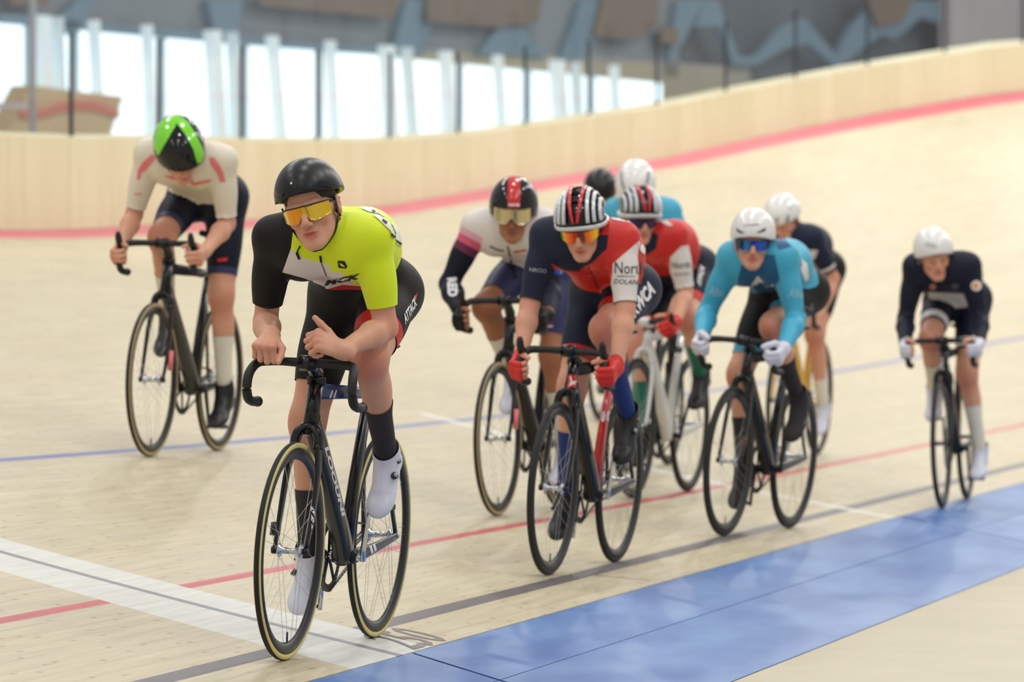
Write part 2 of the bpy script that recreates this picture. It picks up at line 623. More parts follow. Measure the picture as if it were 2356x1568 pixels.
def slab(pts, thick, m, name, parent=None, label=None):
    """polygon on the facade with thickness towards the wall behind"""
    back = [p + np.array([-FN[0] * thick, -FN[1] * thick, 0]) for p in pts]
    n = len(pts)
    Fc = [list(range(n))[::-1], [n + i for i in range(n)]]
    for i in range(n):
        j = (i + 1) % n
        Fc.append([i, j, n + j, n + i])
    return mobj(name, list(pts) + back, Fc, m, parent, label, smooth=False)

M_CONC = mat('grey_concrete', (120, 122, 126), 0.8, noise=0.12, nscale=0.6)
M_DARKW = mat('dark_hall_wall', (86, 90, 96), 0.75, noise=0.18, nscale=0.5)
M_ZIG = mat('blue_grey_truss_and_reflection', (100, 122, 136), 0.6)
M_TIMB = mat('brown_timber', (112, 88, 66), 0.6, noise=0.1, nscale=2)
M_PIER = mat('pale_leaning_pier', (246, 252, 254), 0.6)
M_PIER2 = mat('grey_leaning_pier', (222, 230, 232), 0.6)
M_PALE = mat('pale_door_panel', (182, 166, 164), 0.6, noise=0.06, nscale=1.5)
M_BEI = mat('beige_reflection', (150, 142, 128), 0.7, noise=0.06, nscale=.7)
M_FRAME = mat('window_frame_grey', (150, 160, 168), 0.5)

def pane_mat():
    g = NG('daylit_window_pane')
    tc = g.n('ShaderNodeTexCoord')
    n = g.noise(tc.outputs['Object'], 0.5, 3)
    col = g.mix(g.rng(n, 0.42, 0.62, 0, 0.5), (0.90, 0.99, 1.0, 1), (0.72, 0.88, 1.0, 1))
    g.nt.links.new(col, g.b.inputs['Emission Color'])
    g.b.inputs['Emission Strength'].default_value = 1.7
    g.b.inputs['Base Color'].default_value = (.1, .12, .14, 1)
    g.b.inputs['Roughness'].default_value = 0.1
    return g.m
M_PANE = pane_mat()

PIERS = []
ORD = ['first', 'second', 'third', 'fourth', 'fifth', 'sixth', 'seventh', 'eighth', 'ninth', 'tenth', 'eleventh', 'twelfth', 'thirteenth', 'fourteenth', 'fifteenth', 'sixteenth']
def build_hall():
    wb = slab([fpos(-500, z=-1, out=-.3), fpos(4200, z=-1, out=-.3), fpos(4200, z=12, out=-.3), fpos(-500, z=9, out=-.3)], .3, M_DARKW, 'wall_back')
    wb['kind'] = 'structure'
    # concrete lintel over the windows
    slab([fpos(-500, z=3.95), fpos(1560, z=3.95), fpos(1560, z=6.5), fpos(-500, z=6.5)], .28, M_CONC, 'lintel', wb)
    slab([fpos(1526, z=-1), fpos(1725, z=-1), fpos(1725, z=4.18), fpos(1526, z=4.15)], .28, M_BEI, 'beige_reflection_panel', wb)  # reflection of the opposite banking in the glass, built as a beige slab
    slab([fpos(880, z=3.90, out=.05), fpos(1526, z=3.85, out=.05), fpos(1526, z=4.14, out=.05), fpos(1300, z=4.12, out=.05), fpos(1060, z=4.05, out=.05), fpos(880, z=4.0, out=.05)], .2, M_BEI, 'beige_reflection_band', wb)  # upper part of the same banking reflection, built as a solid band
    # windows: panes between upright mullions
    edges = [-460, -260, -70, 75, 182, 381, 571, 744, 911, 1066, 1221, 1367, 1523]
    for i, (a, b) in enumerate(zip(edges[:-1], edges[1:])):
        w = slab([fpos(a, z=0.2), fpos(b, z=0.2), fpos(b, z=3.93), fpos(a, z=3.93)], .05, M_PANE, 'window_%d' % (i + 1))
        w['kind'] = 'structure'
        q = 1.6
        slab([fpos(a - q, z=0.2, out=.10), fpos(a + q * .5, z=0.2, out=.10), fpos(a + q * .5, z=3.93, out=.10), fpos(a - q, z=3.93, out=.10)], .1, M_FRAME, 'mullion', w)
    # leaning piers in front of the windows (top column, bottom column, width)
    for xt, xb, wd, m in [(92, 118, 50, M_PIER), (140, 168, 14, M_PIER2), (222, 262, 16, M_PIER), (345, 372, 14, M_PIER), (488, 532, 42, M_PIER), (540, 566, 16, M_PIER2),
                          (630, 690, 22, M_PIER), (765, 800, 14, M_PIER), (888, 922, 40, M_PIER), (940, 985, 18, M_PIER2), (1028, 1046, 26, M_PIER), (1150, 1190, 14, M_PIER), (1280, 1322, 38, M_PIER),
                          (1330, 1350, 14, M_PIER2), (1418, 1440, 12, M_PIER)]:
        t = thing('leaning_pier', 'pier', 'pier', Matrix.Identity(4), 'leaning piers before the windows')
        PIERS.append(t)
        t['label'] = ('broad' if wd > 30 else 'slim' if wd < 17 else 'medium') + (' pale' if m is M_PIER else ' grey') + ' leaning pier before the bright windows, ' + ORD[len(PIERS) - 1] + ' from the left'
        wd = wd * .55
        b0 = fpos(xb, z=0.2, out=.5)
        t.location = b0.tolist()
        o = slab([fpos(xb, z=0.2, out=.5) - b0, fpos(xb + wd, z=0.2, out=.5) - b0, fpos(xt + wd, z=4.0, out=.5) - b0, fpos(xt, z=4.0, out=.5) - b0], .12, m, 'pier_shaft', t)
    # blue-grey trusses, a zigzag ceiling reflection and timber panels up in the hall
    for pts in [[(935, 0), (1010, 0), (975, 125), (905, 125)], [(1340, 0), (1420, 0), (1385, 70), (1345, 140), (1290, 140)], [(120, 60), (180, 0), (230, 0), (170, 80)],
                [(1560, 0), (1620, 0), (1570, 100), (1540, 140)], [(1100, 125), (1150, 62), (1200, 62), (1260, 130)], [(480, 0), (560, 0), (548, 100), (500, 95)], [(0, 30), (560, 84), (900, 112), (900, 128), (560, 102), (0, 52)]]:
        slab([fpos(x, y, out=.12) for x, y in pts][::-1], .1, M_ZIG, 'truss_and_reflection_plate', wb)
    zig = [(1650, 0), (1700, 130), (1740, 130), (1800, 60), (1850, 40), (1925, 130), (1960, 60), (2020, 0), (2180, 0), (2185, 60), (2120, 40), (2060, 90), (2030, 80), (1985, 110), (1930, 160), (1860, 100), (1810, 110), (1740, 150), (1690, 150), (1655, 60), (1600, 60), (1620, 0)]
    slab([fpos(x, y, out=.12) for x, y in zig][::-1], .1, M_ZIG, 'truss_and_reflection_plate', wb)  # zigzag is the ceiling's reflection in the glass, built as a plate
    for pts in [[(590, -20), (930, -20), (905, 42), (800, 32), (600, 12)], [(985, -20), (1250, -20), (1240, 50), (1150, 62), (985, 50)], [(1395, -20), (1515, -20), (1510, 60), (1455, 92), (1370, 82)], [(1524, 62), (1560, 66), (1560, 102), (1524, 96)],
                [(20, -30), (120, -30), (110, 12), (30, 12)], [(1990, -20), (2110, -20), (2075, 50), (2020, 62)]]:
        slab([fpos(x, y, out=.2) for x, y in pts][::-1], .06, M_TIMB, 'timber_panel', wb)
    slab([fpos(2187, z=-1, out=.3), fpos(2345, z=-1, out=.3), fpos(2345, z=8, out=.3), fpos(2187, z=8, out=.3)], .2, M_PALE, 'pale_panel', wb)
    slab([fpos(2350, z=-1, out=.3), fpos(3600, z=-1, out=.3), fpos(3600, z=10, out=.3), fpos(2350, z=8, out=.3)], .2, M_PALE, 'pale_panel', wb)
    # reflection of the opposite banking, built as a board behind the screen
    t = thing('banking_reflection', 'brown board with a red stripe, built as the reflection of the opposite banking, far left', 'reflection board', Matrix.Translation(fpos(150, z=0, out=3).tolist()))
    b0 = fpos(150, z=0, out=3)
    mR = mat('reflected_wood', (186, 158, 124), 0.6, noise=0.06, nscale=2)
    slab([p - b0 for p in [fpos(-10, 420, out=3), fpos(230, 420, out=3), fpos(252, 318, out=3), fpos(284, 222, out=3), fpos(200, 212, out=3), (fpos(75, 196, out=3)), fpos(14, 312, out=3)]][::-1], .25, mR, 'reflection_board', t)
    mS = mat('reflected_stripe', (190, 104, 96), 0.6)
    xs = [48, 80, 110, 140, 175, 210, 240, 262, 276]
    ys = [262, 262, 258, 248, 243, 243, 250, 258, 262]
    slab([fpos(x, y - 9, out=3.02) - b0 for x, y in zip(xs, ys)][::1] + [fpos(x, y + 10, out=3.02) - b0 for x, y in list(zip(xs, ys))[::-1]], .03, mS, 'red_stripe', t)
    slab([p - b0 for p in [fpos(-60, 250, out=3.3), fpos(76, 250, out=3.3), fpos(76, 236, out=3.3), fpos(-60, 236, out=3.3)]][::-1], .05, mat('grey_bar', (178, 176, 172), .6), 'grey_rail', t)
    p = thing('slim_pole', 'slim pale grey upright pole behind the screen at far left', 'pole', Matrix.Translation(fpos(76, z=0, out=3.6).tolist()))
    v, f = sweep([(0, 0, -.5), (0, 0, 7)], .035, seg=10)
    mobj('pole_shaft', v, f, mat('pale_pole', (156, 152, 152), .5), p)
build_hall()
# ------------------------------------------------------------------ bicycles
M_BLK = mat('gloss_black_carbon', (10, 10, 11), 0.24, spec=.45)
M_MBLK = mat('matt_black', (22, 21, 22), 0.55)
M_TYRE = mat('black_rubber', (30, 29, 29), 0.7)
M_RIMB = mat('black_rim', (24, 24, 25), 0.4)
M_TAN = mat('cream_sidewall', (214, 200, 128), 0.6)
M_TAN2 = mat('dull_tan_sidewall', (176, 156, 110), 0.6)
M_SILV = mat('polished_silver', (200, 203, 208), 0.22, 1.0)
M_STEEL = mat('spoke_steel', (205, 205, 200), 0.3, 0.8)
M_CHAIN = mat('chain_metal', (90, 88, 82), 0.4, 0.9)
R_W = 0.334

def wheel(name, parent, c, side_m, rim_m, rimdepth, nsp, hub_m, valve_a, bolt=0.05, spoke_r=0.00075, lite=False):
    seg = 72
    # tyre cross-section: tread band and two side walls
    prof, mids = [], []
    rc, rt = R_W - 0.0115, 0.0115
    N = 16
    for k in range(N):
        a = 2 * math.pi * k / N
        prof.append((rc + rt * math.cos(a), rt * math.sin(a)))
        am = abs(((a + math.pi / N + math.pi) % (2 * math.pi)) - math.pi)
        mids.append(0 if am < math.radians(46) else 1)
    V, Fc, mi = lathe(prof, c, seg=seg, closed=True, mids=mids)
    ri, ro = R_W - 0.021 - rimdepth, R_W - 0.020
    rp = [(ro, .0105), (ro - rimdepth * .5, .0118), (ri + .006, .006), (ri, 0), (ri + .006, -.006), (ro - rimdepth * .5, -.0118), (ro, -.0105)]
    V2, F2, m2 = lathe(rp, c, seg=seg, closed=True, mids=[0] * 7)
    root = mobj(name, V2, F2, rim_m, parent)
    mobj('tyre', V, Fc, [M_TYRE, side_m], root, 'black tyre with pale side walls' if side_m is not M_TYRE else None, mi=mi)
    hp = [(.0, -bolt), (.007, -bolt), (.007, -.046), (.010, -.046), (.010, -.037), (.022, -.036), (.022, -.033), (.011, -.028), (.009, 0), (.011, .028), (.022, .033), (.022, .036), (.010, .037), (.010, .046), (.007, .046), (.007, bolt), (0, bolt)]
    V3, F3, _ = lathe(hp, c, seg=20)
    mobj('hub', V3, F3, hub_m, root)
    # spokes, each its own small rod; mesh data shared between alike spokes
    import itertools as _it
    def rod(p, q, r):
        v, f = sweep([p, q], r, seg=4, cap=False)
        return v, f
    base = {}
    for sd in (-1, 1):
        for cr in (-1, 1):
            p = (sd * .034, .020 * math.sin(cr * 1.2), .020 * math.cos(cr * 1.2))
            a = -cr * 0.18
            q = (0.0, (ri + .004) * math.sin(a), (ri + .004) * math.cos(a))
            v, f = rod(p, q, spoke_r)
            base[(sd, cr)] = newmesh('spoke', v, f, M_STEEL)
    for k in range(nsp):
        sd = 1 if k % 2 else -1
        cr = 1 if (k // 2) % 2 else -1
        o = obj('spoke', base[(sd, cr)], root)
        o.location = c
        o.rotation_euler = (2 * math.pi * k / nsp, 0, 0)
    v, f = sweep([(c[0], c[1] + (ri - .03) * math.cos(valve_a), c[2] + (ri - .03) * math.sin(valve_a)), (c[0], c[1] + ri * math.cos(valve_a), c[2] + ri * math.sin(valve_a))], .003, seg=6)
    mobj('valve', v, f, M_MBLK, root)
    return root

def bicycle(label, M, cfg, crank_deg):
    t = thing('track_bicycle', label, 'bicycle', M, 'track bicycles')
    side = cfg.get('side', M_TYRE)
    fm = cfg.get('frame', M_BLK)
    WB = 0.96
    bz = cfg.get('barz', .90)
    hubm = cfg.get('hub', M_SILV)
    wheel('front_wheel', t, (0, WB, R_W), side, cfg.get('rim', M_RIMB), cfg.get('depth', .03), 24, hubm, cfg.get('va', -1.6))
    wheel('rear_wheel', t, (0, 0, R_W), side, cfg.get('rim', M_RIMB), cfg.get('depth', .03), 28, hubm, 2.0, bolt=.066)
    BB = np.array([0, .385, .285])
    HT = np.array([0, .775, min(bz - .045, .845)])         # head tube top
    HB = np.array([0, .812, .712])
    ST = np.array([0, .195, .80])
    A_ = cfg.get('aero', .030)
    # fork: crown and two blades
    ag = cfg.get('fork', fm)
    cr = sweep(spline([(-.040, .846, .64), (-.032, .836, .690), (0, .824, .712), (.032, .836, .690), (.040, .846, .64)], 5), .016, .024, up=(0, 1, 0), seg=12)
    fk = mobj('fork', *merge([cr, sweep([HB + (0, .010, -.03), HB], .026, seg=14)])[:2], ag, t)
    for s in (-1, 1):
        v, f = sweep(spline([(s * .040, .845, .655), (s * .050, .875, .56), (s * .052, .915, .44), (s * .050, WB - .004, .345)], 6), np.linspace(.0095, .006, 19), np.linspace(.028, .012, 19), up=(0, 1, .2), seg=12)
        b = mobj('fork_blade', v, f, ag, fk)
        v, f = sweep([(s * .044, WB, R_W), (s * .058, WB, R_W)], .012, seg=12)
        mobj('axle_nut', v, f, M_MBLK, fk)
    # main frame
    parts = []
    parts.append(sweep([HB + nrm(HB - HT) * .012, HB * .6 + HT * .4, HT], [.026, .022, .023], [.034, .030, .030], up=(0, 1, 0), seg=16))
    frame = mobj('frame', *parts[0], cfg.get('head', fm), t)
    v, f = sweep(spline([HB + (0, -.005, .02), HB + (0, -.06, -.035), BB + (0, .10, .12), BB + (0, .0, .0)], 6), np.linspace(.026, A_ * 1.05, 19), np.linspace(.034, .046, 19), up=(0, .75, .66), seg=16, power=.8)
    mobj('down_tube', v, f, cfg.get('down', fm), frame)
    v, f = sweep([HT + (0, -.006, -.028), ST + (0, .06, .0), ST], [.019, .016, .014], [.026, .018, .016], up=(0, 0, 1), seg=14, power=.8)
    mobj('top_tube', v, f, cfg.get('top', fm), frame, cfg.get('toplabel'))
    v, f = sweep([BB, BB + (0, -.075, .25), ST + (0, 0, .01)], [.024, .018, .016], [.035, .030, .026], up=(0, 1, 0), seg=14)
    mobj('seat_tube', v, f, cfg.get('seat', fm), frame, cfg.get('seatlabel'))
    for s in (-1, 1):
        v, f = sweep(spline([BB + (s * .02, -.03, .0), (s * .038, .22, .30), (s * .055, .0, R_W)], 5), .010, np.linspace(.026, .014, 11), up=(0, 0, 1), seg=10)
        mobj('chain_stay', v, f, cfg.get('stay', fm), frame)
        v, f = sweep(spline([ST + (s * .012, 0, -.07), (s * .034, .11, .60), (s * .055, .0, R_W)], 5), .007, np.linspace(.018, .011, 11), up=(0, 1, 0), seg=10)
        mobj('seat_stay', v, f, cfg.get('stay', fm), frame)
    v, f = lathe([(0, -.036), (.022, -.036), (.022, .036), (0, .036)], BB, seg=20)[:2]
    mobj('bottom_bracket', v, f, M_MBLK, frame)
    # seat post and saddle
    sz = cfg.get('sz', .93)
    top = np.array([0, .165, sz - .03])
    v, f = sweep([ST, top], .012, .020, up=(0, 1, 0), seg=12)
    sp = mobj('seat_post', v, f, M_MBLK, t)
    ys = np.linspace(.04, .31, 12)
    wd = np.interp(ys, [.04, .09, .15, .22, .31], [.045, .066, .045, .022, .016])
    V, Fc = [], []
    for y, q in zip(ys, wd):
        for k in range(12):
            a = 2 * math.pi * k / 12
            V.append((q * math.cos(a), y, sz + .014 * math.sin(a) - .018 + .006 * ((y - .17) / .13) ** 2))
    for i in range(11):
        for k in range(12):
            Fc.append([i * 12 + k, i * 12 + (k + 1) % 12, (i + 1) * 12 + (k + 1) % 12, (i + 1) * 12 + k])
    Fc += [list(range(12))[::-1], [132 + k for k in range(12)]]
    mobj('saddle', V, Fc, M_MBLK, t)
    # bars and stem
    bm = cfg.get('barm', M_MBLK)
    W2 = cfg.get('barw', .165)
    half = [(0, .868, bz), (.06, .868, bz + .001), (W2 - .045, .872, bz), (W2 - .012, .895, bz - .006), (W2, .935, bz - .035), (W2 + .003, .948, bz - .075), (W2 + .004, .930, bz - .112), (W2 + .004, .890, bz - .125), (W2 + .004, .835, bz - .128)]
    pr = spline(half, 6)
    n = len(pr)
    rr = np.interp(np.arange(n), [0, 8, 14, n - 1], [.0155, .013, .0145, .0150])
    pl = pr.copy(); pl[:, 0] *= -1
    path = np.concatenate([pl[::-1], pr[1:]])
    rad = np.concatenate([rr[::-1], rr[1:]])
    v, f = sweep(path, rad, up=(0, .3, 1), seg=14)
    hb = mobj('handlebar', v, f, bm, t)
    for s in (-1, 1):
        v, f = sweep([(s * (W2 + .004), .836, bz - .128), (s * (W2 + .004), .828, bz - .128)], .0165, seg=14)
        mobj('end_plug', v, f, M_BLK, hb)
    if cfg.get('hoods'):
        for s in (-1, 1):
            v, f = sweep(spline([(s * W2, .925, bz - .015), (s * W2, .965, bz + .005), (s * W2, .985, bz + .045)], 5), [.014, .016, .017, .017, .016, .015, .015, .015, .014, .012, .009], seg=12)
            mobj('bar_horn', v, f, cfg.get('hoodm', bm), hb)
    v, f = sweep([HT + (0, 0, -.005), HT + (0, .006, .03), (0, .835, bz - .006), (0, .868, bz)], [.020, .022, .019, .020], [.020, .024, .018, .022], up=(0, -.3, 1), seg=14)
    stem = mobj('stem', v, f, cfg.get('stem', M_BLK), t)
    v, f = sweep([(-.026, .868, bz), (.026, .868, bz)], .024, seg=16)
    mobj('bar_clamp', v, f, cfg.get('stem', M_BLK), stem)
    v, f = lathe([(0, -.012), (.029, -.012), (.029, .012), (0, .012)], (0, 0, 0), seg=20)[:2]
    v = np.asarray(v)[:, [1, 2, 0]] + HT + (0, 0, .004)
    mobj('headset_cap', v, f, M_MBLK, stem)
    # transmission on the rider's right
    cx = .047
    teeth = []
    nt = 54
    V, Fc = [], []
    for k in range(nt * 2):
        a = math.pi * k / nt
        r = .114 if k % 2 else .109
        for rr_, xx in ((r, cx - .002), (r, cx + .002), (.092, cx + .002), (.092, cx - .002)):
            V.append((xx, BB[1] + rr_ * math.cos(a), BB[2] + rr_ * math.sin(a)))
    m_ = nt * 2
    for k in range(m_):
        for j in range(4):
            Fc.append([k * 4 + j, k * 4 + (j + 1) % 4, ((k + 1) % m_) * 4 + (j + 1) % 4, ((k + 1) % m_) * 4 + j])
    ps = [(V, Fc)]
    for k in range(5):
        a = 2 * math.pi * k / 5 + math.radians(crank_deg)
        ps.append(sweep([(cx + .004, BB[1], BB[2]), (cx + .003, BB[1] + .098 * math.cos(a), BB[2] + .098 * math.sin(a))], .009, .004, up=(1, 0, 0), seg=6))
    ring = mobj('chainring', *merge(ps)[:2], cfg.get('ring', M_MBLK), t, smooth=False)
    # chain loop: sprocket r .031, ring r .097
    pts = []
    A2 = np.array([0.0, R_W])
    for a in np.linspace(-98, 98, 26):
        pts.append((cx, BB[1] + .1125 * math.cos(math.radians(a)), BB[2] + .1125 * math.sin(math.radians(a))))
    for a in np.linspace(98, 262, 12):
        pts.append((cx, .032 * math.cos(math.radians(a)), R_W + .032 * math.sin(math.radians(a))))
    P = np.array(pts + [pts[0]])
    seg_l = np.concatenate([[0], np.cumsum(np.linalg.norm(np.diff(P, axis=0), axis=1))])
    nlk = int(seg_l[-1] / .0127)
    u = np.linspace(0, seg_l[-1], nlk, endpoint=False)
    Q = np.stack([np.interp(u, seg_l, P[:, i]) for i in range(3)], -1)
    Q2 = np.roll(Q, -1, 0)
    ps = []
    for i, (a, b) in enumerate(zip(Q, Q2)):
        d = nrm(b - a)
        R = np.stack([np.array([1, 0, 0]), d, np.cross([1, 0, 0], d)], 1)
        ps.append(box((a + b) / 2, (.0085 if i % 2 else .0062, .0145, .0075), R))
    ch = mobj('chain', *merge(ps)[:2], M_CHAIN, t, smooth=False)
    ch['kind'] = 'stuff'
    v, f = lathe([(.018, cx - .003), (.030, cx - .003), (.030, cx + .003), (.018, cx + .003)], (0, 0, R_W), seg=26)[:2]
    mobj('sprocket', v, f, M_CHAIN, t, smooth=False)
    # cranks and pedals
    ped = {}
    for s, nm in ((-1, 'L'), (1, 'R')):
        a = math.radians(crank_deg + (0 if s < 0 else 180))
        d = np.array([0, math.cos(a), math.sin(a)])
        p0 = BB + (s * .062, 0, 0); p1 = BB + (s * .074, 0, 0) + d * .165
        v, f = sweep([BB + (s * .03, 0, 0), p0], .013, seg=12)
        v2, f2 = sweep([p0 - d * .012, p0 + d * .03, p0 * .3 + p1 * .7, p1 + d * .010], [.007, .0085, .007, .007], [.018, .014, .011, .010], up=np.cross(d, [1, 0, 0]), seg=10)
        c_ = mobj('crank', *merge([(v, f), (v2, f2)])[:2], cfg.get('crank', M_MBLK), t, cfg.get('cranklabel'))
        pc = p1 + (s * .05, 0, 0)
        v, f = sweep([p1, pc], .006, seg=8)
        v2, f2 = box(pc, (.055, .075, .016))
        mobj('pedal', *merge([(v, f), (v2, f2)])[:2], M_MBLK, t, smooth=False)
        ped[nm] = pc
    if cfg.get('chip'):
        cm, sd, ln = cfg['chip']
        v, f = sweep([(sd * .066, .905, .375 + ln), (sd * .066, .915, .375)], .010 + .006 * (sd > 0), .016, up=(0, 1, 0), seg=12)
        mobj('timing_chip', v, f, cm, t)
    return t, ped

# ------------------------------------------------------------------ implicit bodies
def smin(a, b, k):
    h = np.clip(.5 + .5 * (b - a) / k, 0, 1)
    return b * (1 - h) + a * h - k * h * (1 - h)

class Prim:
    def __init__(s, kind, a, b, ra, rb, k, lab, op, R):
        s.kind, s.a, s.b, s.ra, s.rb, s.k, s.lab, s.op, s.R = kind, a, b, ra, rb, k, lab, op, R
    def ev(s, X, Y, Z):
        if s.kind == 'c':
            ba = s.b - s.a
            L = ba @ ba + 1e-12
            px, py, pz = X - s.a[0], Y - s.a[1], Z - s.a[2]
            h = np.clip((px * ba[0] + py * ba[1] + pz * ba[2]) / L, 0, 1)
            dx, dy, dz = px - h * ba[0], py - h * ba[1], pz - h * ba[2]
            return np.sqrt(dx * dx + dy * dy + dz * dz) - (s.ra + (s.rb - s.ra) * h)
        px, py, pz = X - s.a[0], Y - s.a[1], Z - s.a[2]
        R, r = s.R, s.b
        u = (px * R[0, 0] + py * R[1, 0] + pz * R[2, 0]) / r[0]
        v = (px * R[0, 1] + py * R[1, 1] + pz * R[2, 1]) / r[1]
        w_ = (px * R[0, 2] + py * R[1, 2] + pz * R[2, 2]) / r[2]
        k0 = np.sqrt(u * u + v * v + w_ * w_)
        k1 = np.sqrt((u / r[0]) ** 2 + (v / r[1]) ** 2 + (w_ / r[2]) ** 2) + 1e-9
        return k0 * (k0 - 1) / k1
    def bb(s):
        if s.kind == 'c':
            r = max(s.ra, s.rb)
            return np.minimum(s.a, s.b) - r, np.maximum(s.a, s.b) + r
        r = np.sqrt(((s.R * s.b) ** 2).sum(1))
        return s.a - r, s.a + r

class Field:
    def __init__(s):
        s.P = []
    def cap(s, a, b, ra, rb=None, k=.02, lab='torso', op='u'):
        s.P.append(Prim('c', np.asarray(a, float), np.asarray(b, float), ra, ra if rb is None else rb, k, lab, op, None))
    def ell(s, c, r, R=None, k=.02, lab='torso', op='u'):
        s.P.append(Prim('e', np.asarray(c, float), np.asarray(r, float), 0, 0, k, lab, op, np.eye(3) if R is None else np.asarray(R, float)))
    def grid(s, lo, hi, h):
        lo = np.asarray(lo, float); hi = np.asarray(hi, float)
        n = np.maximum(((hi - lo) / h).astype(int) + 2, 4)
        ax = [lo[i] + h * np.arange(n[i]) for i in range(3)]
        def run(prims):
            D = np.full(n, .06, np.float32)
            for p in prims:
                a, b = p.bb()
                pad = max(p.k, .016) + 2 * h
                i0 = np.clip(np.floor((a - pad - lo) / h).astype(int), 0, n)
                i1 = np.clip(np.ceil((b + pad - lo) / h).astype(int) + 1, 0, n)
                if np.any(i1 <= i0):
                    continue
                X = ax[0][i0[0]:i1[0]][:, None, None]; Y = ax[1][i0[1]:i1[1]][None, :, None]; Z = ax[2][i0[2]:i1[2]][None, None, :]
                d = p.ev(X, Y, Z).astype(np.float32)
                sl = (slice(i0[0], i1[0]), slice(i0[1], i1[1]), slice(i0[2], i1[2]))
                if p.op == 'u':
                    D[sl] = smin(D[sl], d, p.k)
                else:
                    D[sl] = -smin(-D[sl], d, p.k)
            return D
        # the head only melts into the neck, never into a shoulder it hangs in front of
        if any(p.lab == 'head' for p in s.P):
            D = smin(run([p for p in s.P if p.lab != 'head']), run([p for p in s.P if p.lab in ('neck', 'head')]), .003)
        else:
            D = run(s.P)
        return lo, D
    def labels(s, P):
        labs = sorted(set(p.lab for p in s.P if p.op == 'u'))
        best = np.full(len(P), 9.0); who = np.zeros(len(P), int)
        P = np.asarray(P)
        for p in s.P:
            if p.op != 'u':
                continue
            d = p.ev(P[:, 0], P[:, 1], P[:, 2])
            m = d < best
            best[m] = d[m]; who[m] = labs.index(p.lab)
        return np.array(labs)[who]

def nets(lo, D, h, iso=0.0):
    D = D - iso
    ins = D < 0
    n = D.shape
    c = ins[:-1, :-1, :-1].astype(np.int8)
    cs = [(0, 0, 0), (1, 0, 0), (0, 1, 0), (1, 1, 0), (0, 0, 1), (1, 0, 1), (0, 1, 1), (1, 1, 1)]
    S = sum(ins[a:n[0] - 1 + a, b:n[1] - 1 + b, d:n[2] - 1 + d].astype(np.int8) for a, b, d in cs)
    act = (S > 0) & (S < 8)
    idx = np.argwhere(act)
    if len(idx) == 0:
        return np.zeros((0, 3)), np.zeros((0, 4), int)
    ids = np.full(act.shape, -1, np.int32)
    ids[act] = np.arange(len(idx))
    cv = np.stack([D[idx[:, 0] + a, idx[:, 1] + b, idx[:, 2] + d] for a, b, d in cs], 1)
    ed = [(0, 1), (2, 3), (4, 5), (6, 7), (0, 2), (1, 3), (4, 6), (5, 7), (0, 4), (1, 5), (2, 6), (3, 7)]
    acc = np.zeros((len(idx), 3)); cnt = np.zeros(len(idx))
    for a, b in ed:
        m = (cv[:, a] < 0) != (cv[:, b] < 0)
        t = np.where(m, cv[:, a] / (cv[:, a] - cv[:, b] + 1e-12), 0)
        pa, pb = np.array(cs[a], float), np.array(cs[b], float)
        acc += m[:, None] * (pa + t[:, None] * (pb - pa)); cnt += m
    V = (idx + acc / cnt[:, None]) * h + lo
    Q = []
    for ax_ in range(3):
        o1, o2 = [(1, 2), (2, 0), (0, 1)][ax_]
        sl0 = [slice(None)] * 3; sl1 = [slice(None)] * 3
        sl0[ax_] = slice(0, -1); sl1[ax_] = slice(1, None)
        ch = ins[tuple(sl0)] != ins[tuple(sl1)]
        e = np.argwhere(ch)
        e = e[(e[:, o1] > 0) & (e[:, o2] > 0) & (e[:, o1] < n[o1] - 1) & (e[:, o2] < n[o2] - 1)]
        if not len(e):
            continue
        def cell(d1, d2):
            q = e.copy(); q[:, o1] += d1; q[:, o2] += d2
            return ids[q[:, 0], q[:, 1], q[:, 2]]
        q = np.stack([cell(-1, -1), cell(0, -1), cell(0, 0), cell(-1, 0)], 1)
        fl = ~ins[e[:, 0], e[:, 1], e[:, 2]]
        q[fl] = q[fl][:, ::-1]
        Q.append(q)
    Q = np.concatenate(Q)
    Q = Q[(Q >= 0).all(1)]
    return V, Q

def compact(V, Q):
    u, inv = np.unique(Q, return_inverse=True)
    return V[u], inv.reshape(Q.shape)

def surf(field, lo, hi, h, iso=0.0, drop=None, cache={}):
    g = field.grid(lo, hi, h)
    V, Q = nets(g[0], g[1], h, iso)
    if drop and len(Q):
        C = V[Q].mean(1)
        keep = np.ones(len(Q), bool)
        for a, b in drop:
            keep &= ~np.all((C > np.asarray(a)) & (C < np.asarray(b)), axis=1)
        Q = Q[keep]
    return compact(V, Q)

